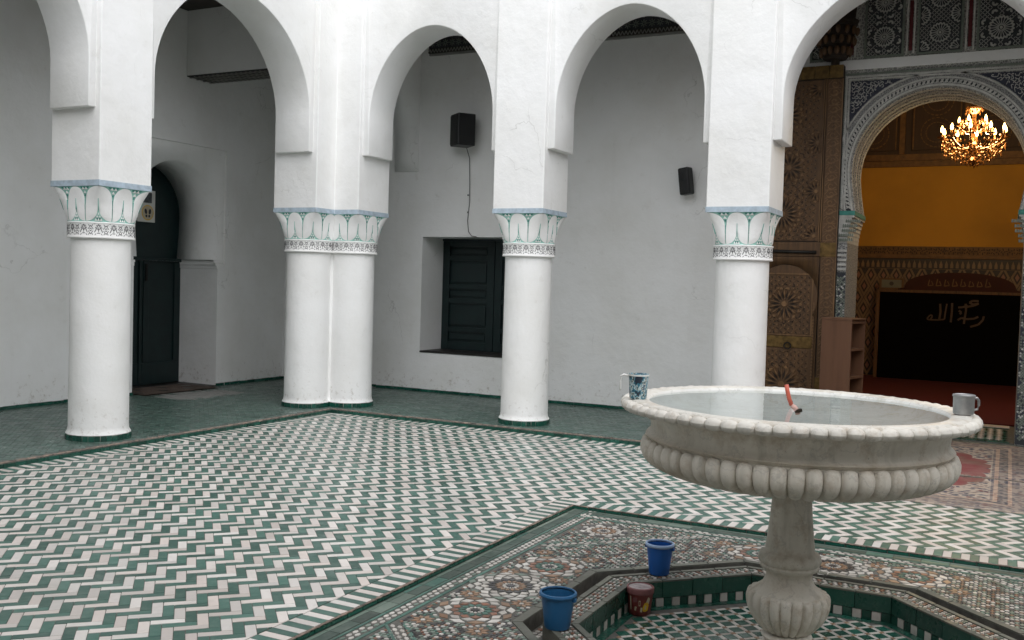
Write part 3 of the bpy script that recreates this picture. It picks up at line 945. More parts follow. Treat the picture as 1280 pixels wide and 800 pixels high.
for (rx, ry, rad, ty) in roses:
    cx, cy = FC.x + rx, FC.y + ry
    n = 16 if ty != 1 else 12
    piece(regp(cx, cy, 0.020, 8), 1)
    rings = [(0.024, 0.046), (0.042, 0.082), (0.078, 0.118), (0.112, 0.155), (0.148, 0.192), (0.186, 0.225)]
    for ri, (r0, r1) in enumerate(rings):
        if r1 > rad + 0.02: break
        off = (ri % 2) * PI / n
        for k in range(n):
            a = off + 2 * PI * k / n
            hw = PI / n * 0.90
            rm = r0 * 0.35 + r1 * 0.65
            c = {0: [0, 2, 1, 0, 0, 5], 1: [0, 4, 3, 0, 2, 0], 2: [0, 2, 0, 1, 0, 0]}[ty][ri]
            if ri >= 3 and k % 2: c = {0: 0, 1: 0, 2: 0}[ty]
            piece([(cx + r0 * math.cos(a), cy + r0 * math.sin(a)), (cx + rm * math.cos(a - hw), cy + rm * math.sin(a - hw)),
                   (cx + r1 * math.cos(a), cy + r1 * math.sin(a)), (cx + rm * math.cos(a + hw), cy + rm * math.sin(a + hw))][::1], c)
for (sx_, sy_) in small:
    cx, cy = FC.x + sx_, FC.y + sy_
    if not infield(sx_, sy_, 0.02): continue
    piece(regp(cx, cy, 0.012, 8), 0)
    for k in range(8):
        a = k * PI / 4
        hw = PI / 8 * 0.9
        piece([(cx + .014 * math.cos(a), cy + .014 * math.sin(a)), (cx + .034 * math.cos(a - hw), cy + .034 * math.sin(a - hw)), (cx + .056 * math.cos(a), cy + .056 * math.sin(a)), (cx + .034 * math.cos(a + hw), cy + .034 * math.sin(a + hw))], 2)
q = 0.0215
nx = int(1.9 / q)
def coarse(dx, dy):
    best = 9
    for ci in (round(dx / 0.30), round(dx / 0.30 - 0.5) + 0.5):
        for cj in (round(dy / 0.30), round(dy / 0.30 - 0.5) + 0.5):
            if (ci % 1) == (cj % 1):
                best = min(best, math.hypot(dx - ci * 0.30, dy - cj * 0.30))
    return best
for i in range(-nx, nx + 1):
    for j in range(-nx, nx + 1):
        dx, dy = i * q, j * q
        if infield(dx, dy, 0.008):
            dn = min((math.hypot(dx - r[0], dy - r[1]) - r[2], r[3]) for r in roses)
            ds = min(math.hypot(dx - s_[0], dy - s_[1]) for s_ in small)
            dg = diag(dx, dy)
            if dn[0] < 0.010 or ds < 0.060 or not (-0.040 > dg - 2.34 - 0.02 or dg - 2.34 > 0.062): continue
            k = int(coarse(dx, dy) / q + 0.5)
            h = (i * 7 + j * 13) % 8
            if (i + j) % 2 == 0:
                c = [3, 0, 5, 0, 1, 5, 0][k % 7]
                if dn[0] < 0.05: c = 0 if h % 4 else 5
                if random.random() < 0.10: c = random.choice((5, 3, 0, 1))
                piece(regp(FC.x + dx, FC.y + dy, 0.0125, 4, PI / 4, 0.0075) if h % 2 else regp(FC.x + dx, FC.y + dy, 0.0110, 8, PI / 8), c)
            else:
                c = [1, 5, 1, 4, 1, 5, 3][(k + 2) % 7]
                if random.random() < 0.12: c = random.choice((5, 3, 0, 1, 4))
                piece(regp(FC.x + dx, FC.y + dy, 0.0098, 4, 0), c)
# plain green margin, paired rows of cream hexagons, green fillet; the same band cuts the corners
def hexband(x0, y0, x1, y1, nx_, ny_, d0, rows, margin=0.0):
    L = math.hypot(x1 - x0, y1 - y0); tx, ty = (x1 - x0) / L, (y1 - y0) / L
    n = int(L / 0.047)
    for k in range(n):
        for r_ in range(rows):
            c_ = L * (k + 0.5 + 0.5 * (r_ % 2)) / n; d = d0 + 0.028 * r_
            hp = [(-0.019, 0), (-0.009, -0.0095), (0.009, -0.0095), (0.019, 0), (0.009, 0.0095), (-0.009, 0.0095)]
            poly = ccw([(x0 + tx * (c_ + u) + nx_ * (d + v), y0 + ty * (c_ + u) + ny_ * (d + v)) for u, v in hp])
            dx_, dy_ = poly[0][0] - FC.x, poly[0][1] - FC.y
            if max(abs(dx_), abs(dy_), (abs(dx_) + abs(dy_)) * Q2) < A_TRIM + 0.02: continue
            piece(poly, 0 if random.random() < 0.85 else 5)
    for a_, b_ in ((d0 - 0.020, d0 - 0.034), (d0 + 0.028 * rows - 0.008, d0 + 0.028 * rows + 0.010)):
        m_ = int(L / 0.12)
        for k in range(m_):
            u0, u1 = L * k / m_ + 0.001, L * (k + 1) / m_ - 0.001
            pl = [(x0 + tx * u + nx_ * d, y0 + ty * u + ny_ * d) for u, d in ((u0, a_), (u1, a_), (u1, b_), (u0, b_))]
            dx_, dy_ = pl[0][0] - FC.x, pl[0][1] - FC.y
            if max(abs(dx_), abs(dy_), (abs(dx_) + abs(dy_)) * Q2) < A_TRIM + 0.02: continue
            piece(ccw(pl), 4)
def margin(x0, y0, x1, y1, nx_, ny_):
    L = math.hypot(x1 - x0, y1 - y0); tx, ty = (x1 - x0) / L, (y1 - y0) / L
    n = int(L / 0.15)
    for k in range(n):
        for d0, d1, c in ((0.016, 0.036, 5), (0.039, 0.098, 7)):
            u0, u1 = L * k / n + 0.0015, L * (k + 1) / n - 0.0015
            piece(ccw([(x0 + tx * u + nx_ * d, y0 + ty * u + ny_ * d) for u, d in ((u0, d0), (u1, d0), (u1, d1), (u0, d1))]), c if random.random() < 0.85 else random.choice((4, 5)))
for (x0, y0, x1, y1, nx_, ny_) in ((SX0, SY0, SX0, SY1, 1, 0), (SX0 + 0.10, SY1, SX1, SY1, 0, -1), (SX1, SY0, SX1, SY1 - 0.1, -1, 0), (SX0 + 0.1, SY0, SX1 - 0.1, SY0, 0, 1)):
    margin(x0, y0, x1, y1, nx_, ny_)
    hexband(x0, y0, x1, y1, nx_, ny_, 0.140, 2)
dd = 2.34
for sx, sy in ((-1, 1), (-1, -1), (1, 1), (1, -1)):
    xl = (FC.x - SX0 if sx < 0 else SX1 - FC.x) - 0.235
    yl = (FC.y - SY0 if sy < 0 else SY1 - FC.y) - 0.235
    P0 = (FC.x + sx * xl, FC.y + sy * (dd - xl)); P1 = (FC.x + sx * (dd - yl), FC.y + sy * yl)
    hexband(P0[0], P0[1], P1[0], P1[1], -sx * Q2, -sy * Q2, -0.022, 2)
# channel floor bits
for k in range(8):
    a = k * PI / 4
    nx_, ny_ = math.cos(a), math.sin(a); tx, ty = -ny_, nx_
    hs = A_OUT * T22
    n = int(2 * hs / 0.03)
    for i in range(n):
        for r_ in range(2):
            u = -hs + 2 * hs * (i + 0.5) / n; d = A_OUT + 0.028 + r_ * 0.03
            poly = regp(FC.x + nx_ * d + tx * u, FC.y + ny_ * d + ty * u, 0.014, 6, a)
            mb.prism(poly, -0.10, -0.096, random.choice((0, 2, 0, 3, 0)), random.random() or .4, inset=0.0008)
mb.build('mosaic', MMAT, sunken, kind='stuff', fix=False)
# stone trim round the channel (each length its own piece)
def seg_prism(a0, a1, k, u0, u1, z0, z1, name, mat_, parent, inset=0.002, jit=0.0, org_=None):
    a = k * PI / 4
    nx_, ny_ = math.cos(a), math.sin(a); tx, ty = -ny_, nx_
    def pt(d, u): return (FC.x + nx_ * d + tx * u * d * T22, FC.y + ny_ * d + ty * u * d * T22)
    m_ = MB()
    m_.prism(ccw([pt(a0, u0), pt(a1, u0), pt(a1, u1), pt(a0, u1)]), z0 + random.uniform(-jit, 0), z1 + random.uniform(-jit, jit), 0, 0, inset=inset, bottom=True)
    return m_.build(name, mat_, parent)
for k in range(8):
    n = 4
    for i in range(n):
        u0, u1 = -1 + 2 * i / n + 0.004, -1 + 2 * (i + 1) / n - 0.004
        seg_prism(A_EDGE + 0.001, A_TRIM, k, u0, u1, -0.099, Z0 + 0.003, 'trim_stone', M['coping'], sunken, 0.002, 0.0015)

pool = thing('fountain_pool', 'octagonal green tiled pool sunk in the mosaic around the fountain foot', 'pool', (FC.x, FC.y, -0.155))
PF = -0.155
mb = MB()
pv = octv(A_IN + 0.01)
mb.add([(x, y, PF - 0.003) for x, y in pv], [tuple(range(8))])
for k in range(8):
    k2 = (k + 1) % 8
    o1, o2 = octv(A_OUT - 0.004), octv(A_IN + 0.012)
    zc = -0.024
    mb.add([(*o2[k], zc), (*o2[k2], zc), (*o1[k2], zc), (*o1[k], zc)], [(0, 1, 2, 3)])
    mb.add([(*o2[k], zc), (*o2[k2], zc), (*o2[k2], PF - 0.003), (*o2[k], PF - 0.003)], [(0, 1, 2, 3)])
    mb.add([(*o1[k], zc), (*o1[k2], zc), (*o1[k2], PF), (*o1[k], PF)], [(0, 1, 2, 3)])
mb.build('pool_body', M['groutd'], pool)
ZCOP = -0.020
cop = MB()
for k in range(8):
    # large wall tiles, checker row, coping stones
    n = 4
    for i in range(n):
        u0, u1 = -1 + 2 * i / n + 0.005, -1 + 2 * (i + 1) / n - 0.005
        jj = random.uniform(-0.002, 0.002)
        seg_prism(A_IN + jj, A_IN + 0.011 + jj, k, u0, u1, PF + 0.048, ZCOP + 0.001, 'wall_tile', M['tdark'], pool, 0.001)
        seg_prism(A_IN - 0.001, A_IN + 0.030, k, u0, u1, ZCOP - 0.004, ZCOP + 0.004, 'coping_stone', M['coping'], pool, 0.002, 0.001)
        seg_prism(A_OUT - 0.028, A_OUT, k, u0, u1, -0.099, ZCOP + 0.003, 'coping_stone', M['coping'], pool, 0.002, 0.001)
    n = 15
    for i in range(n):
        u0, u1 = -1 + 2 * i / n + 0.006, -1 + 2 * (i + 1) / n - 0.006
        seg_prism(A_IN + 0.001, A_IN + 0.011, k, u0, u1, PF + 0.001, PF + 0.045, 'checker_tile', M['twhite'] if i % 2 else M['tdark'], pool, 0.0008)
    a = k * PI / 4
    nx_, ny_ = math.cos(a), math.sin(a); tx, ty = -ny_, nx_
    def cp(d, u): return (FC.x + nx_ * d + tx * u, FC.y + ny_ * d + ty * u)
    d0 = A_IN + 0.034
    for r_ in range(4):
        d = d0 + 0.011 + r_ * 0.0205
        hs = d * T22
        n = int(2 * hs / 0.026)
        for i in range(n):
            u = -hs + 2 * hs * (i + 0.5 + 0.25 * (r_ % 2)) / n
            if u > hs - 0.008: continue
            c = [0, 3, 0, 5][(i + r_) % 4] if r_ in (1, 2) else [5, 0, 3, 0][(i + r_) % 4]
            cop.prism(ccw([cp(d - 0.009, u), cp(d, u + 0.0115), cp(d + 0.009, u), cp(d, u - 0.0115)]), ZCOP - 0.004, ZCOP + 0.001, c, random.random() or .3, inset=0.0007)
cop.build('coping_mosaic', MMAT, pool, kind='stuff', fix=False)
fl = MB()
gp, sw = 0.058, 0.024
pp = gp + sw
for i in range(-16, 17):
    for j in range(-16, 17):
        def loc_(a, b): return (FC.x + (a + b) * Q2, FC.y + (a - b) * Q2)
        def ok(poly): return all(max(abs(x - FC.x), abs(y - FC.y), (abs(x - FC.x) + abs(y - FC.y)) * Q2) < A_IN - 0.045 for x, y in poly)
        a, b = i * pp, j * pp
        g = 0.0012
        for (a0, a1, b0, b1, c) in ((0, gp, 0, gp, 6), (gp, pp, 0, gp, 0), (0, gp, gp, pp, 0), (gp, pp, gp, pp, 2)):
            poly = ccw([loc_(a + a0 + g, b + b0 + g), loc_(a + a1 - g, b + b0 + g), loc_(a + a1 - g, b + b1 - g), loc_(a + a0 + g, b + b1 - g)])
            if ok(poly): fl.prism(poly, PF - 0.003, PF + random.uniform(-0.0005, 0.0005), c, random.random() or .3, inset=0.001)
for k in range(8):   # plain green margin
    a = k * PI / 4
    nx_, ny_ = math.cos(a), math.sin(a); tx, ty = -ny_, nx_
    n = 9
    for i in range(n):
        u0, u1 = -1 + 2 * i / n + 0.004, -1 + 2 * (i + 1) / n - 0.004
        def pt(d, u): return (FC.x + nx_ * d + tx * u * d * T22, FC.y + ny_ * d + ty * u * d * T22)
        fl.prism(ccw([pt(A_IN - 0.042, u0), pt(A_IN + 0.008, u0), pt(A_IN + 0.008, u1), pt(A_IN - 0.042, u1)]), PF - 0.003, PF + 0.0002, 6, random.random() or .3, inset=0.001)
fl.build('pool_floor_tiles', MMAT, pool, kind='stuff', fix=False)

# ------------------------------------------------------------------ arcades
def bay(parent, u0, u1, fr, top, name='arch', mat_=None):
    m_ = MB()
    out = superarch(u0 + 0.078, u1 - 0.07, ZS, ZC, top)
    arch_panel(m_, out, u0, u1, TOP, fr, -0.48, 0.0)
    return m_.build(name, mat_ or M['wall'], parent, bev=0.008, angle=30)

def pier_box(parent, a, b):
    mb = MB().box(a, b)
    o = mb.build('pier', M['wall'], parent, bev=0.010)
    x0, y0, _ = a; x1, y1, _ = b
    e = 0.0025
    m_ = MB()
    for (p, q) in (((x0 - e, y0 - e, H + 0.002), (x1 + e, y0, H + 0.052)), ((x1, y0, H + 0.002), (x1 + e, y1 + e, H + 0.050)), ((x0 - e, y1, H + 0.002), (x1, y1 + e, H + 0.052)), ((x0 - e, y0, H + 0.002), (x0, y1, H + 0.052))):
        m_.box(p, q)
    m_.build('painted_band', M['bluepaint'], o, fix=False)
    return o

north = thing('arcade', 'white arcade with shuttered window and carved cedar door behind its arches', 'arcade', (0, 0, H))
west = thing('arcade', 'white arcade whose arches open on the arched dark doorway', 'arcade', (0, -2.65, H))
# corner pier: L-shaped in plan
mb = MB()
cp_ = [(-T, -PW), (0, -PW), (0, 0), (PW, 0), (PW, T), (-T, T)]
mb.add([(x, y, H) for x, y in cp_] + [(x, y, TOP) for x, y in cp_], [(i, (i + 1) % 6, 6 + (i + 1) % 6, 6 + i) for i in range(6)] + [(0, 1, 2, 5), (2, 3, 4, 5)])
cpier = mb.build('pier', M['wall'], north, bev=0.010)
mb = MB()
e = 0.0025
for i in range(6):
    (xa, ya), (xb, yb) = cp_[i], cp_[(i + 1) % 6]
    L = math.hypot(xb - xa, yb - ya); nx_, ny_ = (yb - ya) / L * e, -(xb - xa) / L * e
    mb.add([(xa + nx_, ya + ny_, H + .002), (xb + nx_, yb + ny_, H + .002), (xb + nx_, yb + ny_, H + .052), (xa + nx_, ya + ny_, H + .052)], [(0, 1, 2, 3)])
mb.build('painted_band', M['bluepaint'], cpier, fix=False)
NP = [(2.032, 2.609), (4.290, 4.873), (7.187, 7.77), (9.45, 10.03)]
for a, b in NP:
    pier_box(north, (a, 0, H), (b, T, TOP))
WP = [(-3.211, -2.652), (-6.47, -5.91)]
for a, b in WP:
    pier_box(west, (-T, a, H), (0, b, TOP))
frN = lambda u, v, h: (u, 0.06 - h, v)
frW = lambda u, v, h: (-0.06 + h, u, v)
bay(north, PW, 2.032, frN, 4.26)
bay(north, 2.609, 4.290, frN, 4.26)
bay(north, 4.873, 7.187, frN, 4.31)
bay(north, 7.77, 9.45, frN, 4.26)
bay(west, -2.652, -PW, frW, 4.33)
bay(west, -5.91, -3.211, frW, 4.40)
bay(west, -9.2, -6.47, frW, 4.33)

# opposite sides of the courtyard: plain, unseen, added and sized to limit low sky
south = thing('arcade', 'unseen plain white arcade added on the near side of the courtyard', 'arcade', (6, -9.5, 0))
MB().box((-3.2, -9.72, 4.3), (15.2, -9.24, 5.0)).build('upper_wall', M['wall'], south)
for x0 in (0.2, 3.3, 10.2):
    MB().box((x0, -9.72, 0.0), (x0 + 0.6, -9.24, 4.3)).build('pier', M['wall'], south)
MB().box((-3.2, -12.3, 0.0), (15.2, -12.0, 5.0)).build('rear_wall', M['wall'], south)
MB().box((-3.2, -12.0, CEIL), (15.2, -9.73, CEIL + 0.15)).build('roof', M['cornice'], south)
east = thing('arcade', 'unseen plain white arcade added on the far right side of the courtyard', 'arcade', (12.4, -4, 0))
MB().box((12.12, -9.2, 4.3), (12.6, 2.0, 5.0)).build('upper_wall', M['wall'], east)
for y0 in (-8.9, -6.4, -3.2, -0.6):
    MB().box((12.12, y0, 0.0), (12.6, y0 + 0.56, 4.3)).build('pier', M['wall'], east)
MB().box((14.4, -12.0, 0.0), (14.7, 3.0, 5.0)).build('rear_wall', M['wall'], east)
MB().box((12.61, -12.0, CEIL), (14.4, 3.0, CEIL + 0.15)).build('roof', M['cornice'], east)

# ------------------------------------------------------------------ columns
def capital_fn(cx, cy, ax, ay, zb, zt_, rb):
    def f(theta, v, out=0.0):
        t = v ** 4.6
        a = rb + (ax - rb) * t; b = rb + (ay - rb) * t
        n = 2.4 + 3 * v + 14 * v ** 5
        c, s_ = math.cos(theta), math.sin(theta)
        r = (abs(c / a) ** n + abs(s_ / b) ** n) ** (-1 / n) + out
        return (cx + r * c, cy + r * s_, zb + (zt_ - zb) * v)
    return f

RINGZ0, RINGZ1 = 1.795, 1.935
def make_column(label, cx, cy, ax, ay, bx, by, group=None, rs=0.25):
    """cx,cy shaft centre; bx,by capital (pier) centre; ax,ay its half sizes"""
    t = thing('column', label, 'column', (cx, cy, S), group=group)
    mb = MB()
    nz = [random.uniform(-.002, .002) for _ in range(40)]
    prof = [(rs + 0.020, S + 0.052), (rs + 0.017, S + 0.060), (rs + 0.006, S + 0.075), (rs + 0.001, S + 0.11), (rs, 0.6), (rs - 0.002, 1.2), (rs - 0.003, RINGZ0 + 0.004)]
    mb.lathe(prof, (cx, cy, 0), 56)
    sh = mb.build('shaft', M['wall_stain'], t)
    # base ring of small green tiles
    mb = MB().lathe([(rs + 0.018, S - 0.003), (rs + 0.018, S + 0.052), (rs + 0.005, S + 0.056)], (cx, cy, 0), 56)
    ring = mb.build('base_ring', M['groutl'], t)
    n = 34
    m_ = MB(); w = 2 * PI * (rs + 0.02) / n * 0.93
    m_.prism([(-w / 2, -0.003), (w / 2, -0.003), (w / 2, 0.005), (-w / 2, 0.005)], 0, 0.046, inset=0.001, bottom=True)
    bt = m_.mesh('base_tile', [M['tdark']])
    for k in range(n):
        a = 2 * PI * k / n + random.uniform(-.01, .01)
        inst('base_tile', bt, ring, (cx + (rs + 0.019) * math.cos(a), cy + (rs + 0.019) * math.sin(a), S + random.uniform(-0.002, 0.003)), (random.uniform(-.04, .04), 0, a - PI / 2))
    # carved collar
    rr = rs + 0.026
    mb = MB().lathe([(rs - 0.004, RINGZ0), (rr + 0.002, RINGZ0 + 0.001), (rr + 0.004, RINGZ0 + 0.010), (rr - 0.001, RINGZ0 + 0.018), (rr - 0.001, RINGZ1 - 0.016), (rr + 0.004, RINGZ1 - 0.008), (rr + 0.001, RINGZ1), (rs, RINGZ1 + 0.002)], (cx, cy, 0), 64)
    collar = mb.build('collar', M['wall'], t)
    mb = MB()
    z0, z1 = RINGZ0 + 0.020, RINGZ1 - 0.018
    zm = (z0 + z1) / 2
    frc = lambda u, v, h: (cx + (rr - 0.001 + h) * math.cos(u / rr), cy + (rr - 0.001 + h) * math.sin(u / rr), v)
    nrep = 14; P_ = 2 * PI * rr / nrep
    for k in range(nrep):
        u = k * P_
        def B(x0, y0, x1, y1, w=0.0042): mb.bar((u + x0 * P_, z0 + y0 * (z1 - z0)), (u + x1 * P_, z0 + y1 * (z1 - z0)), w, frc, 0, 0.0014)
        B(0.0, 0.28, 0.26, 0.96, 0.0055); B(0.26, 0.96, 0.52, 0.28, 0.0055)
        B(0.26, 0.72, 0.26, 0.30, 0.004); B(0.17, 0.62, 0.24, 0.48); B(0.35, 0.62, 0.28, 0.48); B(0.16, 0.22, 0.36, 0.22, 0.005)
        B(0.10, 0.80, 0.17, 0.90); B(0.42, 0.80, 0.35, 0.90); B(0.04, 0.62, 0.10, 0.74); B(0.48, 0.62, 0.42, 0.74)
        B(0.56, 0.55, 0.74, 0.86); B(0.92, 0.55, 0.74, 0.86); B(0.58, 0.42, 0.74, 0.14); B(0.90, 0.42, 0.74, 0.14)
        B(0.66, 0.52, 0.74, 0.64); B(0.82, 0.52, 0.74, 0.64); B(0.68, 0.42, 0.80, 0.42, 0.007); B(0.60, 0.95, 0.66, 0.80); B(0.88, 0.95, 0.82, 0.80)
        B(0.02, 0.06, 0.10, 0.18); B(0.50, 0.06, 0.42, 0.18); B(0.60, 0.08, 0.66, 0.22); B(0.88, 0.08, 0.82, 0.22); B(0.0, 0.99, 1.0, 0.99, 0.003)
    mb.build('carving', M['black'], collar, fix=False)
    # capital
    cf = capital_fn(bx, by, ax, ay, RINGZ1, H + 0.001, rs + 0.004)
    mb = MB().grid(lambda u, v: cf(u * 2 * PI, v), 96, 14)
    cap = mb.build('capital', M['mint'], t)
    mb = MB()
    NS = 14
    for k in range(8):
        c0 = k * PI / 4 + PI / 4 * 0
        def lob(u, v):
            x = 2 * u - 1
            x = math.copysign(abs(x) ** 0.9, x)
            up = 0.55 + 0.44 * math.sqrt(max(0, 1 - abs(x) ** 2.3))
            y = 1 - abs(x)
            lo = 0.02 + 0.40 * (1 - math.sqrt(max(0, 1 - max(0, y) ** 2.3)))
            
            vv = lo + (up - lo) * v
            ed = min(1, 5 * min(v, 1 - v) + 0.15)
            return cf(c0 + x * PI / 8 * 0.965, vv, 0.003 + 0.007 * ed)
        mb.grid(lob, 26, 8)
    mb.build('lobe_relief', M['wall'], cap)
    mb = MB()
    for k in range(8):
        for c0, va, vb in ((k * PI / 4, 0.34, 0.66), (k * PI / 4 + PI / 8, 0.34, 0.62)):
            hw = 0.010
            pts = [(c0 - hw, va), (c0 + hw, va), (c0 + hw * .6, vb), (c0 - hw * .6, vb)]
            mb.add([cf(a, z, 0.004) for a, z in pts] + [cf(a, z, 0.0125) for a, z in pts], [(4, 5, 6, 7), (0, 1, 5, 4), (1, 2, 6, 5), (2, 3, 7, 6), (3, 0, 4, 7)])
    mb.build('seam_lines', M['mintmid'], cap, fix=False)
    mb = MB()
    def tri(c, v, w, h, mi):
        p = [(c - w, v), (c + w, v), (c, v + h)]
        vv = [cf(a, z, 0.002) for a, z in p] + [cf(a, z, 0.006) for a, z in p]
        mb.add(vv, [(3, 4, 5), (0, 1, 4, 3), (1, 2, 5, 4), (2, 0, 3, 5)], mi)
    for k in range(8):
        g0 = k * PI / 4 + PI / 8
        for dx in (-0.055, 0.055): tri(g0 + dx, 0.905, 0.052, 0.07, 0)
        tri(g0, 0.80, 0.055, 0.075, 0)
        tri(g0 - 0.11, 0.985, 0.05, -0.055, 1); tri(g0, 0.985, 0.05, -0.06, 1); tri(g0 + 0.11, 0.985, 0.05, -0.055, 1)
        tri(g0, 0.72, 0.03, 0.07, 1)
        c0 = k * PI / 4
        for dx in (-0.075, 0.0, 0.075): tri(c0 + dx, 0.03, 0.036, 0.075, 0)
        for dx in (-0.037, 0.037): tri(c0 + dx, 0.125, 0.030, 0.065, 0)
        tri(c0, 0.20, 0.022, 0.07, 0)
        for dx in (-0.037, 0.037): tri(c0 + dx, 0.10, 0.028, -0.06, 1)
    mb.build('painted_triangles', [M['wall'], M['mintdark']], cap, fix=False)
    return t
make_column('lone white column before the arched dark doorway', -0.30, -2.93, 0.297, 0.278, -0.30, -2.93)
make_column('half of the fused corner column on the doorway side, green tile foot', -0.30, -0.055, 0.30, 0.275, -0.30, -0.053)
_wc = thing('column_web', 'plain white web joining the two fused corner columns', 'column', (-0.15, 0.15, S))
MB().lathe([(0.165, S - 0.002), (0.165, S + 0.056), (0.155, S + 0.075), (0.150, S + 0.11), (0.150, RINGZ0)], (-0.175, 0.175, 0), 32).build('shaft', M['wall_stain'], _wc)
MB().lathe([(0.150, RINGZ0 - 0.001), (0.175, RINGZ0), (0.175, RINGZ1), (0.15, RINGZ1 + 0.003)], (-0.175, 0.175, 0), 32).build('collar', M['wall'], _wc)
make_column('half of the fused corner column on the window side, green tile foot', 0.055, 0.30, 0.275, 0.30, 0.053, 0.30)
make_column('white column partly hiding the shuttered window', 2.32, 0.30, 0.287, 0.297, 2.3205, 0.30)
make_column('white column behind the fountain basin beside the cedar door', 4.58, 0.30, 0.290, 0.297, 4.5815, 0.30)
make_column('white column on the far side of the portal arch', 7.48, 0.30, 0.290, 0.297, 7.4785, 0.30)
make_column('white column next along the west arcade towards the near side', -0.30, -6.19, 0.297, 0.278, -0.30, -6.19)

# ------------------------------------------------------------------ gallery back walls
# west wall with the doorway niche
west_wall = thing('gallery_wall', 'white limewashed wall holding the arched dark doorway', 'wall', (DL, 0, S))
FR0, FR1, FRT = -0.79, 0.85, 3.14        # shallow rectangular frame
DC, DCZ, DRr = 0.030, 2.26, 0.655        # horseshoe opening
IMP0, IMP1 = 1.585, 1.70
frWW = lambda u, v, h: (DL + h, u, v)
mb = MB()
wall_grid(mb, [-10.5, FR0, FR1, DR + 0.6], [0.0, 1.66, FRT, TOP], frWW, [(FR0, FR1, 1.66, FRT), (FR0, FR1, 0.0, 1.66)], -0.035, 0.0)
mb.build('wall_face', M['wall_stain'], west_wall)
out = stilted(DC, DCZ, DRr, IMP1, 0.035)
mb = MB()
arch_panel(mb, out, FR0 - 0.01, FR1 + 0.01, FRT + 0.01, frWW, -0.70, -0.034, zb=IMP1, feet=False)
mb.build('niche_arch', M['wall'], west_wall, angle=25)
for s_ in (-1, 1):
    ya, yb = (FR0, DC - 0.69) if s_ < 0 else (DC + 0.69, FR1)
    MB().box((DL - 0.70, ya, 0.0), (DL - 0.0005, yb, IMP0)).build('jamb', M['wall_stain'], west_wall)
    y1 = yb + 0.030 if s_ < 0 else ya - 0.030
    a_, b_ = (ya, y1) if s_ < 0 else (y1, yb)
    MB().box((DL - 0.70, a_, IMP0 + 0.045), (DL - 0.010, b_, 1.66)).box((DL - 0.70, a_, 1.66), (DL - 0.038, b_, IMP1 + 0.001)).box((DL - 0.70, a_ + (0 if s_ < 0 else .018), IMP0), (DL - 0.0005, b_ - (0.018 if s_ < 0 else 0), IMP0 + 0.045)).build('impost', M['wall'], west_wall, bev=0.006)
MB().box((DL - 0.95, -10.5, 0), (DL - 0.72, DR + 0.6, TOP)).build('wall_core', M['wall'], west_wall)
# skirting of green tiles
sk = MB(); sk.prism([(-0.072, -0.004), (0.072, -0.004), (0.072, 0.008), (-0.072, 0.008)], 0, 0.036, inset=0.001, bottom=True)
sk = sk.mesh('skirting_tile', [M['tdark']])
y = -5.2
while y < DR - 0.05:
    if not (DC - 0.86 < y < DC + 0.84):
        inst('skirting_tile', sk, west_wall, (DL + 0.007, y, S + random.uniform(-.003, .003)), (random.uniform(-.05, .05), 0, -PI / 2))
    y += 0.1465
for yy in (DC - 0.76, DC + 0.76):
    inst('skirting_tile', sk, west_wall, (DL + 0.007, yy, S), (0, 0, -PI / 2))

# the dark green door in the niche
XD = DL - 0.66
door = thing('arched_door', 'blackish green arched double door with a notice pinned on it', 'door', (XD, DC, S))
mb = MB()
dp = [(DC - 0.688, S)] + [(DC - 0.688, 1.6)] + horseshoe(DC, DCZ, 0.688, DCZ, 30) + [(DC + 0.688, 1.6), (DC + 0.688, S)]
mb.plate(dp, frWW, -0.699, -0.66)
mb.build('door_leaf', M['greenpaint'], door)
MB().box((XD + 0.001, DC - 0.665, 1.66), (XD + 0.045, DC + 0.665, 1.70)).build('rail', M['greenpaint'], door, bev=0.006)
MB().box((XD + 0.001, DC - 0.022, S + 0.01), (XD + 0.030, DC + 0.022, 1.66)).build('meeting_stile', M['greenpaint'], door, bev=0.006)
MB().box((XD + 0.001, DC - 0.665, S + 0.02), (XD + 0.022, DC - 0.03, S + 0.30)).build('kick_board', M['greenpaint'], door, bev=0.005)
MB().box((XD + 0.001, DC + 0.03, S + 0.02), (XD + 0.022, DC + 0.665, S + 0.30)).build('kick_board', M['greenpaint'], door, bev=0.005)
for yy in (DC - 0.66, DC - 0.14, DC + 0.05, DC + 0.57):
    MB().box((XD + 0.001, yy, S + 0.31), (XD + 0.018, yy + 0.09, 1.655)).build('stile', M['greenpaint'], door, bev=0.004)
MB().box((XD + 0.031, DC + 0.06, 1.40), (XD + 0.05, DC + 0.09, 1.62)).build('bolt', M['iron'], door, bev=0.004)
MB().box((DL - 0.70, DC - 0.689, S), (DL + 0.02, DC + 0.689, S + 0.012)).build('door_sill', M['sillwood'], door)
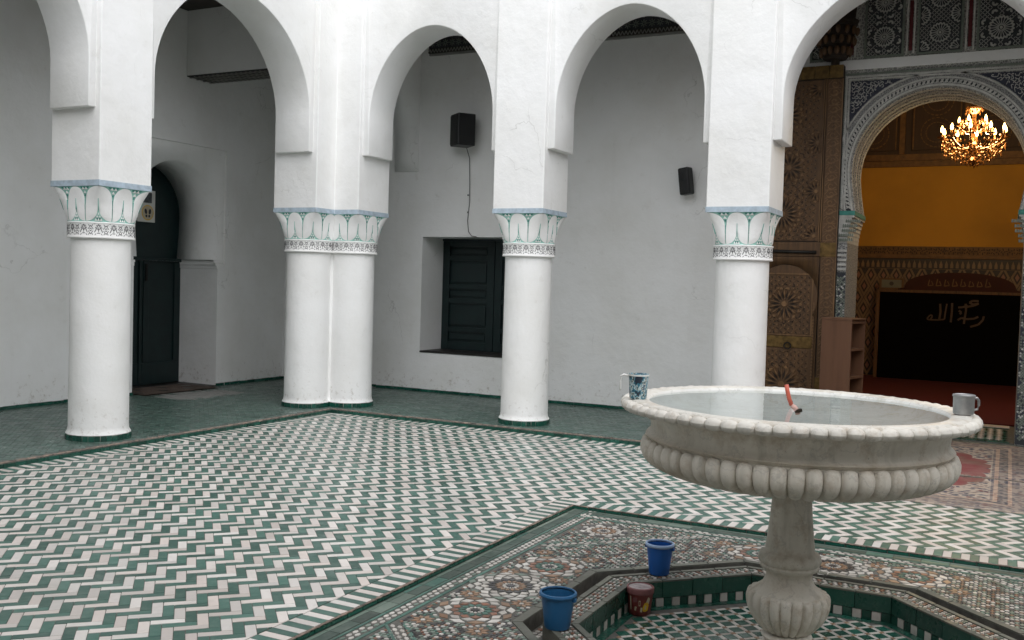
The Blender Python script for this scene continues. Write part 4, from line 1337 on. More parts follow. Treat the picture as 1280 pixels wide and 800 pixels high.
# notice
notice = thing('notice', 'white paper notice with black footprints in a yellow circle', 'notice', (XD + 0.05, 0.14, 2.16))
XN = XD + 0.050
frN2 = lambda u, v, h: (XN + h, u, v)
MB().plate([(-0.07, 2.155), (0.215, 2.155), (0.215, 2.56), (-0.07, 2.56)], frN2, 0, 0.003).build('sheet', M['paper'], notice)
MB().plate([(0.02, 2.40), (0.16, 2.40), (0.16, 2.53), (0.02, 2.53)], frN2, 0.003, 0.004).build('picture', M['photo'], notice)
MB().plate(regp(0.095, 2.275, 0.098, 24), frN2, 0.003, 0.004).build('circle', M['yellow'], notice)
mb = MB().plate(regp(0.095, 2.275, 0.086, 24), frN2, 0.004, 0.005); mb.build('disc', M['cream'], notice)
mb = MB()
for dx, a in ((-0.032, 0.25), (0.034, -0.15)):
    def ell(cx, cy, ra, rb, a):
        return [(cx + ra * math.cos(t) * math.cos(a) - rb * math.sin(t) * math.sin(a), cy + ra * math.cos(t) * math.sin(a) + rb * math.sin(t) * math.cos(a)) for t in [2 * PI * k / 14 for k in range(14)]]
    mb.plate(ell(0.095 + dx, 2.29, 0.020, 0.036, a), frN2, 0.005, 0.006); mb.plate(ell(0.095 + dx + 0.01 * (1 if a > 0 else -1), 2.232, 0.016, 0.018, a), frN2, 0.005, 0.006)
mb.build('footprints', M['black'], notice)

# north wall with window niche (plain part) and the portal
WX0, WX1, WZ0, WZ1 = -0.10, 1.52, 0.562, 2.092
north_wall = thing('gallery_wall', 'white limewashed wall with the dark shuttered window', 'wall', (1.5, DR, S))
frNW = lambda u, v, h: (u, DR - h, v)
mb = MB()
wall_grid(mb, [DL - 0.9, WX0, WX1, 4.80], [0.0, WZ0, WZ1, TOP], frNW, [(WX0, WX1, WZ0, WZ1)], -0.62, 0.0)
mb.build('wall_face', M['wall_stain'], north_wall)
MB().box((DL, DR + 0.63, 0), (4.4, DR + 0.75, TOP)).build('wall_core', M['wall'], north_wall)
x = DL + 0.1
while x < 4.3:
    inst('skirting_tile', sk, north_wall, (x, DR - 0.007, S + random.uniform(-.003, .003)), (random.uniform(-.05, .05), 0, PI))
    x += 0.1465
window = thing('shuttered_window', 'blackish green panelled wooden shutters in the deep white niche', 'window', (0.7, DR + 0.55, WZ0))
YS = DR + 0.565
MB().box((WX0 - 0.02, YS - 0.002, WZ0 - 0.0), (WX1 + 0.02, YS + 0.05, WZ1)).build('backing', M['greenpaint'], window)
nL = 2; lw = (WX1 - WX0) / nL
for k in range(nL):
    x0, x1 = WX0 + lw * k + 0.006, WX0 + lw * (k + 1) - 0.006
    fr_ = MB().box((x0, YS - 0.035, WZ0 + 0.02), (x0 + 0.105, YS - 0.003, WZ1 - 0.03)).box((x1 - 0.105, YS - 0.035, WZ0 + 0.02), (x1, YS - 0.003, WZ1 - 0.03))
    zs_ = [WZ0 + 0.02, WZ0 + 0.13, WZ0 + 0.26, WZ0 + 0.33, WZ0 + 0.72, WZ0 + 0.80, WZ0 + 0.90, WZ0 + 0.98, WZ0 + 1.36, WZ0 + 1.43]
    for (za, zb_) in ((zs_[0], zs_[1]), (WZ0 + 0.27, WZ0 + 0.33), (WZ0 + 0.66, WZ0 + 0.72), (WZ0 + 0.85, WZ0 + 0.91), (WZ0 + 1.24, WZ0 + 1.30), (WZ0 + 1.43, WZ1 - 0.03)):
        fr_.box((x0 + 0.1055, YS - 0.034, za), (x1 - 0.1055, YS - 0.003, zb_))
    leaf = fr_.build('shutter_leaf', M['greenpaint'], window, bev=0.004)
    for (za, zb_) in ((WZ0 + 0.14, WZ0 + 0.26), (WZ0 + 0.34, WZ0 + 0.65), (WZ0 + 0.73, WZ0 + 0.84), (WZ0 + 0.92, WZ0 + 1.23), (WZ0 + 1.31, WZ0 + 1.42)):
        MB().box((x0 + 0.125, YS - 0.024, za + 0.018), (x1 - 0.125, YS - 0.003, zb_ - 0.018)).build('panel', M['greenpaint'], leaf, bev=0.010)
MB().box((WX0 + 0.001, YS - 0.045, WZ1 - 0.028), (WX1 - 0.001, YS - 0.004, WZ1 - 0.001)).build('head_rail', M['greenpaint'], window)
MB().box((WX0 + 0.002, DR - 0.012, WZ0 + 0.001), (WX1 - 0.002, YS - 0.046, WZ0 + 0.022)).build('sill', M['sillwood'], window, bev=0.004)

# ceiling and carved cornice over the galleries
MB().box((DL, 0.545, CEIL), (12.1, DR, CEIL + 0.12)).box((DL, -9.2, CEIL), (-0.545, 0.54, CEIL + 0.12)).build('gallery_ceiling', M['cornice'], kind='structure')
MB().box((DL - 0.9, 0.2, TOP), (12.1, 9.8, TOP + 0.1)).box((DL - 0.9, -9.2, TOP), (-0.2, 0.19, TOP + 0.1)).build('roof_terrace', M['wall'], kind='structure')
cornice = thing('cornice', 'dark carved cedar cornice under the gallery ceiling above the window wall', 'cornice', (2, DR, 4.45))
x0, x1 = -0.05, 4.75
MB().box((x0, DR - 0.035, 4.450), (x1, DR - 0.001, 4.475)).build('moulding', M['cornicelt'], cornice)
MB().box((x0, DR - 0.055, 4.476), (x1, DR - 0.001, 4.535)).build('fillet', M['cornice'], cornice)
MB().box((x0, DR - 0.045, 4.536), (x1, DR - 0.001, CEIL - 0.002)).build('frieze', M['stuccodk'], cornice)
mb = MB(); fr_ = fn(DR - 0.0555)
k = 0; x = x0
while x < x1 - 0.05:
    mb.bar((x, 4.482), (x + 0.022, 4.528), 0.008, fr_, 0, 0.008); mb.bar((x + 0.022, 4.528), (x + 0.044, 4.482), 0.008, fr_, 0, 0.008)
    x += 0.046
mb.build('zigzag', M['cornicelt'], cornice, fix=False)
mb = MB(); fr_ = fn(DR - 0.0455); x = x0
while x < x1 - 0.1:
    for dz in (0.0, 0.11):
        c = (x + 0.05, 4.60 + dz)
        for a in range(8):
            t = a * PI / 4
            mb.bar((c[0] + .012 * math.cos(t), c[1] + .012 * math.sin(t)), (c[0] + .045 * math.cos(t), c[1] + .045 * math.sin(t)), 0.007, fr_, 0, 0.008)
    x += 0.10
mb.build('frieze_carving', M['stuccogn'], cornice, fix=False)

# transverse beam and arch in the corner of the galleries
beam = thing('cross_beam', 'white boxed beam with latticed wooden underside above the doorway corner', 'beam', (-1.5, 0.3, 3.97))
MB().box((DL + 0.002, 0.12, 3.98), (-0.602, 0.58, CEIL - 0.002)).build('beam_box', M['reveal'], beam)
MB().box((DL + 0.003, 0.125, 3.968), (-0.603, 0.575, 3.979)).build('soffit', M['soffit'], beam)
for k in range(24):
    x = DL + 0.02 + k * 0.075
    MB().box((x, 0.141, 3.9625), (x + 0.03, 0.559, 3.9675)).build('lattice_slat', M['slat'], beam)
for k in range(4):
    y = 0.16 + k * 0.115
    MB().box((DL + 0.004, y, 3.957), (-0.604, y + 0.028, 3.962)).build('lattice_slat', M['slat'], beam)
cross = thing('cross_arch', 'white horseshoe arch joining the corner pier to the window wall', 'arch', (-0.35, 1.3, 2.9))
mb = MB()
arch_panel(mb, superarch(T + 0.03, DR - 0.04, 2.955, 3.3, 4.22, 30), T + 0.001, DR - 0.001, CEIL - 0.002, lambda u, v, h: (-0.19 + h, u, v), -0.35, 0.0)
mb.build('arch_wall', M['wall'], cross, angle=25)

# speakers
sp = thing('speaker', 'black box loudspeaker with trailing cord on the window wall', 'speaker', (0.50, DR, 3.22), 0)
rot = Matrix.Rotation(R(-38), 4, 'Z')
def rbox(a, b, piv, mi=0, m_=None):
    m_ = m_ or MB()
    t = MB().box(a, b)
    m_.add([tuple(rot @ Vector(v) + Vector(piv)) for v in t.v], t.f, mi)
    return m_
PV = (0.60, DR - 0.225, 3.225)
rbox((-0.13, -0.12, 0), (0.13, 0.12, 0.40), PV).build('cabinet', M['speaker'], sp, bev=0.012)
rbox((-0.115, -0.128, 0.02), (0.115, -0.121, 0.38), PV).build('grille', M['grille'], sp, bev=0.004)
MB().box((0.55, DR - 0.10, 3.38), (0.63, DR - 0.001, 3.48)).build('bracket', M['speaker'], sp)
MB().tube([(0.59, DR - 0.11, 3.235), (0.592, DR - 0.02, 3.1), (0.60, DR - 0.012, 2.8), (0.605, DR - 0.010, 2.55), (0.582, DR - 0.010, 2.30), (0.60, DR - 0.010, 2.16), (0.65, DR - 0.012, 2.105), (0.72, DR - 0.012, 2.095)], 0.0055, 6).build('cord', M['cord'], sp)
for z_, x_ in ((2.62, 0.58), (2.40, 0.584)):
    MB().box((x_ - 0.008, DR - 0.017, z_), (x_ + 0.008, DR - 0.003, z_ + 0.02)).build('cord_clip', M['cord'], sp)
sp2 = thing('speaker', 'small tilted black loudspeaker alone on the bare wall', 'speaker', (3.5, DR, 2.58))
rot = Matrix.Rotation(R(-7), 4, 'Y') @ Matrix.Rotation(R(-14), 4, 'Z')
PV = (3.52, DR - 0.12, 2.585)
rbox((-0.068, -0.06, 0), (0.068, 0.06, 0.31), PV).build('cabinet', M['speaker'], sp2, bev=0.018)
rbox((-0.056, -0.067, 0.025), (0.056, -0.061, 0.285), PV).build('grille', M['grille'], sp2, bev=0.003)
m_ = MB().lathe([(0.0, -0.004), (0.035, -0.004), (0.045, 0.0)], (0, 0, 0), 20)
m2 = MB(); m2.add([tuple(rot @ Vector((x, -0.0675 + z, 0.20 + y)) + Vector(PV)) for x, y, z in m_.v], m_.f); m2.build('cone', M['speaker'], sp2)
MB().box((3.48, DR - 0.075, 2.68), (3.54, DR - 0.001, 2.76)).build('bracket', M['speaker'], sp2)

# floor mats by the doorway
mb = MB()
mb.grid(lambda u, v: (DL - 0.45 + 0.62 * v + 0.03 * u, -0.62 + 1.18 * u, S + 0.014 + 0.004 * math.sin(u * 19) * math.sin(v * 7)), 24, 10)
mb.grid(lambda u, v: (DL - 0.45 + 0.62 * (1 if v > .5 else 0) + 0.03 * u, -0.62 + 1.18 * u, S + (0.002 if v in (0, 1) else 0.014)), 12, 2)
mb.build('doormat', M['mat'], None, 'worn brown doormat on the sill of the dark arched door', 'doormat')
rp = thing('floor_patch', 'pale grey worn tile patch in the green gallery floor beside the doormat', 'floor patch', (-1.9, -0.1, S))
for i in range(6):
    for j in range(11):
        if (i in (0, 5) and random.random() < 0.5) or (i == 5 and j > 8): continue
        px, py = DL + 0.20 + i * 0.105 + 0.02 * (j % 2) + (0.06 if j > 8 else 0), -0.60 + j * 0.092
        MB().prism([(px, py), (px + 0.100, py), (px + 0.100, py + 0.088), (px, py + 0.088)], S, S + 0.003, inset=0.002).build('tile', M['greycloth'], rp)

# ------------------------------------------------------------------ portal of the prayer hall
portal = thing('portal', 'carved stucco portal with horseshoe arch lit by a chandelier behind', 'portal', (6.1, DR, S))
PC, PCZ, PR = 6.12, 2.83, 0.850
PX0, PX1 = 5.165, 7.075
PTH = 0.86
PBOT = 2.40
frP = lambda u, v, h: (u, DR - h, v)
out = stilted(PC, PCZ, PR, PBOT, 0.055, 48)
mb = MB()
arch_panel(mb, out, 4.802, 7.40, TOP, frP, -PTH, 0.0, zb=PBOT, feet=False)
mb.build('portal_wall', M['stuccofine'], portal, angle=25)
for s_ in (-1, 1):
    xe = PC + s_ * 0.845
    a_, b_ = (4.802, xe) if s_ < 0 else (xe, 7.40)
    MB().box((a_, DR + 0.0005, S), (b_, DR + PTH, 2.06)).build('jamb', M['stuccofine2'], portal)
    # impost capital stepping out from jamb to arch
    mb = MB()
    def capbox(x_in, z0_, z1_, y_f):
        aa, bb = (4.9, x_in) if s_ < 0 else (x_in, 7.3)
        mb.box((aa, DR - y_f, z0_), (bb, DR + PTH - 0.002, z1_))
    for i in range(6):
        t = i / 6
        capbox(PC - 0.845 + 0.05 * (t ** 1.5) if s_ < 0 else PC + 0.845 - 0.05 * (t ** 1.5), 2.0605 + 0.045 * i, 2.0605 + 0.045 * (i + 1) - 0.0008, 0.004 + 0.0015 * i)
    capbox(PC - 0.785 if s_ < 0 else PC + 0.785, 2.3305, 2.352, 0.016)
    im = mb.build('impost', M['stucco'], portal)
    mb = MB(); capbox(PC - 0.778 if s_ < 0 else PC + 0.778, 2.353, 2.3995, 0.020); mb.build('green_band', M['mintdark'], im)
    # scale carving on the impost front and side
    mb = MB()
    for i in range(5):
        for k in range(7):
            u = PC + s_ * (0.80 - 0.018 * i) + (0.022 * k + 0.011 * (i % 2)) * s_
            z_ = 2.075 + 0.05 * i
            mb.plate([(u - .009, z_), (u + .009, z_), (u + .009, z_ + .024), (u, z_ + .036), (u - .009, z_ + .024)], frP, 0.012, 0.019)
    mb.build('scale_carving', M['stuccogn'], im, fix=False)
    # tiled jamb foot
    mb = MB()
    xa, xb = (5.14, xe - 0.002) if s_ < 0 else (xe + 0.002, 7.10)
    z_ = 0.10
    r_ = 0
    while z_ < 1.72:
        u = xa + 0.014 * (r_ % 2)
        while u < xb - 0.02:
            mb.plate([(u + .012, z_ - .012), (u + .024, z_), (u + .012, z_ + .012), (u, z_)], frP, 0, 0.003, random.choice((0, 0, 0, 3, 1, 2)))
            u += 0.028
        z_ += 0.014; r_ += 1
    mb.build('jamb_mosaic', [M['stuccogn'], M['stuccobl'], M['stuccodk'], M['stucco']], portal, fix=False)
    MB().box((xa, DR - 0.002, 0.05), (xb, DR - 0.0003, 1.74)).build('jamb_ground', M['stuccodk'], portal)
    for i in range(5):
        MB().box((xa, DR - 0.014, 1.76 + 0.05 * i), (xb, DR - 0.0003, 1.785 + 0.05 * i)).build('jamb_moulding', M['stucco'], portal)

# arch mouldings: concentric bands and braids
def arc_band(r0, r1, h, mat_, name, zb=PBOT + 0.003, h0=0.0005):
    m_ = MB()
    A_, B_ = stilted(PC, PCZ, r0, zb, 0.055 * min(1, (PCZ - zb) / 0.43), 56), stilted(PC, PCZ, r1, zb, 0.055 * min(1, (PCZ - zb) / 0.43), 56)
    n = len(A_) - 1
    v = []
    for i in range(n + 1):
        v += [frP(A_[i][0], A_[i][1], h0), frP(A_[i][0], A_[i][1], h), frP(B_[i][0], B_[i][1], h), frP(B_[i][0], B_[i][1], h0)]
    fs = []
    for i in range(n):
        for q_ in range(3):
            fs.append((i * 4 + q_, i * 4 + q_ + 1, (i + 1) * 4 + q_ + 1, (i + 1) * 4 + q_))
    m_.add(v, fs, 0, 0, True)
    return m_.build(name, mat_, portal, angle=30)
arc_band(0.852, 0.875, 0.010, M['stucco'], 'arch_moulding')
arc_band(0.877, 0.925, 0.004, M['stuccodk'], 'braid_ground')
arc_band(0.927, 0.945, 0.014, M['stucco'], 'arch_moulding')
arc_band(0.947, 0.985, 0.008, M['stuccofine2'], 'arch_moulding', zb=2.55)
arc_band(0.987, 1.002, 0.016, M['stucco'], 'arch_moulding', zb=2.75)
def arc_braid(r0, r1, n, zb, name):
    m_ = MB()
    def along(r_):
        pts = stilted(PC, PCZ, r_, zb, 0.055, 80, 16)
        ds = [0]
        for i in range(1, len(pts)): ds.append(ds[-1] + math.hypot(pts[i][0] - pts[i - 1][0], pts[i][1] - pts[i - 1][1]))
        return pts, ds
    pa, da = along(r0 + .003); pb, db = along(r1 - .003)
    def at(pts, ds, t):
        t = max(0, min(1, t)) * ds[-1]
        for i in range(1, len(ds)):
            if ds[i] >= t:
                f = (t - ds[i - 1]) / (ds[i] - ds[i - 1]); return (pts[i - 1][0] + (pts[i][0] - pts[i - 1][0]) * f, pts[i - 1][1] + (pts[i][1] - pts[i - 1][1]) * f)
        return pts[-1]
    for k in range(n):
        t = k / n
        m_.plate([at(pa, da, t - .1 / n), at(pb, db, t + .45 / n), at(pb, db, t + .95 / n), at(pa, da, t + .45 / n)], frP, 0.004, 0.013)
        m_.plate([at(pb, db, t), at(pb, db, t + .25 / n), at(pa, da, t + .95 / n), at(pa, da, t + .70 / n)], frP, 0.004, 0.009)
    m_.build(name, M['stucco'], portal, fix=False)
arc_braid(0.877, 0.925, 84, PBOT + 0.02, 'braid')
# ribs inside the arch
for q_, yy in enumerate((0.06, 0.22, 0.38, 0.54, 0.70)):
    m_ = MB()
    O1, O2 = stilted(PC, PCZ, PR + 0.002, PBOT + 0.004, 0.055, 48), stilted(PC, PCZ, PR - 0.012, PBOT + 0.004, 0.055, 48)
    n = len(O1) - 1
    v = []
    for i in range(n + 1):
        v += [(O1[i][0], DR + yy, O1[i][1]), (O2[i][0], DR + yy + 0.004, O2[i][1]), (O2[i][0], DR + yy + 0.09, O2[i][1]), (O1[i][0], DR + yy + 0.094, O1[i][1])]
    m_.add(v, [(i * 4 + k, i * 4 + k + 1, (i + 1) * 4 + k + 1, (i + 1) * 4 + k) for i in range(n) for k in range(3)], 0, 0, True)
    m_.build('soffit_rib', M['stuccofine2'] if q_ % 2 else M['stuccofine'], portal, angle=30)
# rectangular frame and spandrels
FT = 3.862
def fbox(u0, u1, v0, v1, h, mat_, name): return MB().box((u0, DR - h, v0), (u1, DR - 0.0006, v1)).build(name, mat_, portal)
for (o_, w_, h_, mt) in ((0.0, 0.022, 0.014, 'stuccogn'), (0.030, 0.018, 0.012, 'stucco'), (0.058, 0.016, 0.016, 'stucco')):
    x0_, x1_ = PX0 + o_, PX1 - o_
    fbox(x0_, x0_ + w_, PBOT + 0.02, FT - o_, h_, M[mt], 'frame_moulding')
    fbox(x1_ - w_, x1_, PBOT + 0.02, FT - o_, h_, M[mt], 'frame_moulding')
    fbox(x0_ + w_ + 0.0005, x1_ - w_ - 0.0005, FT - o_ - w_, FT - o_, h_, M[mt], 'frame_moulding')
mb = MB()
for k in range(90):
    u = PX0 + 0.024 + k * (PX1 - PX0 - 0.05) / 90
    mb.bar((u, FT - 0.029), (u + 0.014, FT - 0.0225), 0.005, frP, 0.001, 0.010)
for side in (PX0 + 0.026, PX1 - 0.026):
    for k in range(64):
        z_ = 2.45 + k * 0.0215
        mb.bar((side - 0.003, z_), (side + 0.003, z_ + 0.014), 0.005, frP, 0.001, 0.010)
mb.build('frame_braid', M['stucco'], portal, fix=False)
for s_ in (-1, 1):
    xo = PX0 + 0.08 if s_ < 0 else PX1 - 0.08
    zt_ = FT - 0.085
    pts = [(xo, zt_)]
    n = 14; r_ = 1.012
    t0 = math.acos((PC - xo) * -s_ * -1 / r_ * (1 if s_ < 0 else -1)) if False else None
    ang0 = math.acos(min(1, abs(xo - PC) / r_)); ang1 = math.asin(min(1, (zt_ - PCZ) / r_))
    arc = []
    for i in range(n + 1):
        t = ang0 + (ang1 - ang0) * i / n
        arc.append((PC + s_ * r_ * math.cos(t), PCZ + r_ * math.sin(t)))
    poly = [(xo, zt_)] + arc
    if s_ > 0: poly = poly[::-1]
    sp_ = MB().plate(poly, frP, 0.0005, 0.006).build('spandrel', M['stuccobl'], portal)
    m_ = MB()
    random.seed(11)
    for i in range(13):
        for j in range(13):
            cx_, cz_ = xo - s_ * (0.028 + 0.036 * i), zt_ - 0.028 - 0.036 * j
            if math.hypot(cx_ - PC, cz_ - PCZ) < r_ + 0.024: continue
            a0 = random.uniform(0, 2 * PI); rad = random.choice((0.010, 0.014, 0.016))
            L = random.choice((3, 4, 5, 5))
            for q_ in range(L):
                t1, t2 = a0 + q_ * 0.9, a0 + (q_ + 1) * 0.9
                m_.bar((cx_ + rad * math.cos(t1), cz_ + rad * math.sin(t1)), (cx_ + rad * math.cos(t2), cz_ + rad * math.sin(t2)), 0.0055, frP, 0.006, 0.014)
            t2 = a0 + L * 0.9
            m_.bar((cx_ + rad * math.cos(t2), cz_ + rad * math.sin(t2)), (cx_ + 0.030 * math.cos(t2 + .6), cz_ + 0.030 * math.sin(t2 + .6)), 0.005, frP, 0.006, 0.014)
    m_.build('scrollwork', M['stucco'], sp_, fix=False)
# panels above
def rosette(m_, c, r, n, fr_, h0, h1, lim, scal=True):
    def okp(p): return lim[0] < p[0] < lim[1] and lim[2] < p[1] < lim[3]
    for k in range(n):
        t = 2 * PI * k / n
        p0 = (c[0] + r * .20 * math.cos(t), c[1] + r * .20 * math.sin(t)); p1 = (c[0] + r * .92 * math.cos(t), c[1] + r * .92 * math.sin(t))
        if okp(p1) and okp(p0): m_.bar(p0, p1, r * 0.05, fr_, h0, h1)
        t2 = t + 2 * PI / n; tm = t + PI / n
        q0 = (c[0] + r * .80 * math.cos(t), c[1] + r * .80 * math.sin(t)); q1 = (c[0] + r * 1.0 * math.cos(tm), c[1] + r * 1.0 * math.sin(tm)); q2 = (c[0] + r * .80 * math.cos(t2), c[1] + r * .80 * math.sin(t2))
        if okp(q0) and okp(q1): m_.bar(q0, q1, r * 0.11, fr_, h0, h1 + 0.002)
        if okp(q1) and okp(q2): m_.bar(q1, q2, r * 0.11, fr_, h0, h1 + 0.002)
    if okp(c): m_.plate(regp(c[0], c[1], r * .12, 10), fr_, h0, h1 + 0.003)
PZ0, PZ1 = 4.035, 4.775
for pi_, (xa, xb) in enumerate(((4.83, 5.10), (5.385, 5.735), (5.905, 6.295), (6.465, 6.86), (7.03, 7.385))):
    pn = MB().box((xa, DR - 0.006, PZ0), (xb, DR - 0.0006, PZ1)).build('carved_panel', M['stuccodk'], portal)
    m_ = MB(); fp = lambda u, v, h: (u, DR - 0.006 - h, v)
    lim = (xa + .005, xb - .005, PZ0 + .005, PZ1 - .005)
    cx_ = (xa + xb) / 2; w_ = xb - xa
    cs = []
    if pi_ % 2:
        for cz_ in (PZ0 + 0.19, PZ0 + 0.19 + w_ * 1.02):
            cs.append(((cx_, cz_), w_ * 0.30))
            rosette(m_, (cx_, cz_), w_ * 0.30, 20, fp, 0, 0.008, lim)
            for k in range(8):
                t = PI / 8 + k * PI / 4
                c2 = (cx_ + w_ * 0.425 * math.cos(t), cz_ + w_ * 0.425 * math.sin(t))
                for q_ in range(7):
                    tt = t + (q_ - 3) * 0.5
                    m_.bar((c2[0] + .010 * math.cos(tt), c2[1] + .010 * math.sin(tt)), (c2[0] + .030 * math.cos(tt), c2[1] + .030 * math.sin(tt)), 0.009, fp, 0, 0.011) if lim[0] < c2[0] + .03 * math.cos(tt) < lim[1] and lim[2] < c2[1] + .03 * math.sin(tt) < lim[3] else None
                cs.append((c2, 0.035))
    else:
        for (dx, dz) in ((0, 0.19), (-0.5, 0.02), (0.5, 0.02), (-0.5, 0.375), (0.5, 0.375), (0, 0.545), (-.5, .73), (.5, .73)):
            c2 = (cx_ + dx * w_, PZ0 + dz)
            cs.append((c2, w_ * 0.27)); rosette(m_, c2, w_ * 0.26, 18, fp, 0, 0.008, lim)
    st_ = 0.022
    for i in range(int(w_ / st_)):
        for j in range(int((PZ1 - PZ0) / st_)):
            c2 = (xa + st_ * (i + .5), PZ0 + st_ * (j + .5))
            if any(math.hypot(c2[0] - c[0], c2[1] - c[1]) < r_ + 0.008 for c, r_ in cs): continue
            d = 0.0085 if (i + j) % 2 else -0.0085
            m_.bar((c2[0] - 0.0085, c2[1] - d), (c2[0] + 0.0085, c2[1] + d), 0.004, fp, 0, 0.006)
    m_.build('lattice_carving', M['stucco'], pn, fix=False)
    for (a_, b_, c_, d_) in ((xa - .022, xa - .0005, PZ0 - .022, PZ1), (xb + .0005, xb + .022, PZ0 - .022, PZ1), (xa, xb, PZ0 - .022, PZ0 - .0005)):
        MB().box((a_, DR - 0.020, c_), (b_, DR - 0.0006, d_)).build('panel_frame', M['stuccogn'], pn)
for xc_ in (5.24, 5.82, 6.38, 6.945):
    MB().box((xc_ - 0.017, DR - 0.010, 4.06), (xc_ + 0.017, DR - 0.0006, 4.58)).build('red_strip', M['redpaint'], portal)
    for dx in (-0.034, 0.034):
        MB().box((xc_ + dx - 0.009, DR - 0.020, 4.03), (xc_ + dx + 0.009, DR - 0.0006, PZ1)).build('thin_pilaster', M['stucco'], portal)
MB().box((4.803, DR - 0.012, 3.90), (7.399, DR - 0.0006, 4.005)).build('plaster_band', M['wall'], portal, bev=0.005)
MB().box((5.10, DR - 0.010, 2.07), (5.160, DR - 0.0006, 3.899)).build('plaster_band', M['wall'], portal)

# wooden corbel above the cedar door
corb = thing('corbel', 'dark wooden stalactite corbel above the top of the cedar door', 'corbel', (5.09, DR, 3.98))
mb = MB(); zc_ = 3.985
for (r_, z0_, z1_) in ((0.045, 3.93, 4.00), (0.13, 4.0, 4.04), (0.15, 4.04, 4.10), (0.135, 4.10, 4.15), (0.165, 4.15, 4.23), (0.19, 4.23, 4.33), (0.215, 4.33, 4.36), (0.225, 4.36, 4.40), (0.20, 4.40, 4.77)):
    n = 10
    mb.lathe([(r_ * 0.93, z0_), (r_, z0_ + (z1_ - z0_) * .4), (r_, z1_ - .001)], (5.09, DR - 0.11, 0), n, smooth=False, caps=True)
mb.build('corbel_body', M['carveddk'], corb, fix=False)
mb = MB()
for tier, (r_, z_) in enumerate(((0.15, 4.055), (0.185, 4.165), (0.212, 4.26))):
    for k in range(14):
        t = 2 * PI * (k + .5 * (tier % 2)) / 14
        c2 = (5.09 + r_ * math.cos(t), DR - 0.11 + r_ * math.sin(t))
        if c2[1] > DR - 0.03: continue
        mb.lathe([(0.004, z_ - 0.03), (0.020, z_ - 0.01), (0.026, z_ + 0.03), (0.018, z_ + 0.055)], (c2[0], c2[1], 0), 8)
mb.build('stalactites', M['carved'], corb, fix=False)

# ------------------------------------------------------------------ carved cedar door leaf, opened flat against the wall
leaf = thing('carved_door', 'tall carved cedar door leaf opened flat beside the portal', 'door', (4.74, DR - 0.09, S))
LX0, LX1, LZ1 = 4.305, 5.185, 3.935
YF = DR - 0.135
frL = lambda u, v, h: (u, YF - h, v)
MB().box((LX0, YF, S + 0.01), (LX1, DR - 0.03, LZ1)).build('leaf_board', M['carveddk'], leaf)
# head rail with iron-bound boards, frames and bands
for k in range(6):
    x0_ = LX0 + (LX1 - LX0) * k / 6
    MB().box((x0_ + .002, YF - 0.022, 3.80), (x0_ + (LX1 - LX0) / 6 - .002, YF - 0.0005, LZ1)).build('head_plate', M['brass'], leaf, bev=0.004)
ST = 5.005
MB().box((ST + 0.022, YF - 0.010, S + 0.12), (LX1 - 0.006, YF - 0.0005, 3.79)).build('edge_stile', M['carved'], leaf, bev=0.004)
for xx in (ST - 0.012, ST + 0.008, LX1 - 0.006):
    MB().box((xx, YF - 0.020, S + 0.12 if xx > ST + .05 else 2.06), (xx + 0.010, YF - 0.0006, 3.79)).build('bead_moulding', M['carvedhi'], leaf)
m_ = MB()
z_ = S + 0.14
r_ = 0
while z_ < 3.76:
    c2 = (ST + 0.022 + 0.08, z_ + 0.045)
    sgn = 1 if r_ % 2 else -1
    for q_ in range(6):
        t1 = q_ * 1.0; t2 = t1 + 1.0
        m_.bar((c2[0] + sgn * (0.012 + .006 * q_) * math.cos(t1), c2[1] + (0.010 + .006 * q_) * math.sin(t1)), (c2[0] + sgn * (0.012 + .006 * (q_ + 1)) * math.cos(t2), c2[1] + (0.010 + .006 * (q_ + 1)) * math.sin(t2)), 0.011, frL, 0.010, 0.018)
    m_.bar((c2[0] - 0.06, c2[1] - 0.045), (c2[0] + 0.06, c2[1] - 0.02 * sgn - .02), 0.009, frL, 0.010, 0.016)
    m_.bar((c2[0] - 0.065, c2[1]), (c2[0] - 0.03, c2[1] + 0.04), 0.009, frL, 0.010, 0.016)
    m_.bar((c2[0] + 0.065, c2[1]), (c2[0] + 0.03, c2[1] + 0.04), 0.009, frL, 0.010, 0.016)
    z_ += 0.09; r_ += 1
m_.build('stile_carving', M['carvedhi'], leaf, fix=False)
up = MB().box((LX0 + 0.01, YF - 0.006, 2.07), (ST - 0.013, YF - 0.0005, 3.785)).build('upper_field', M['carved'], leaf)
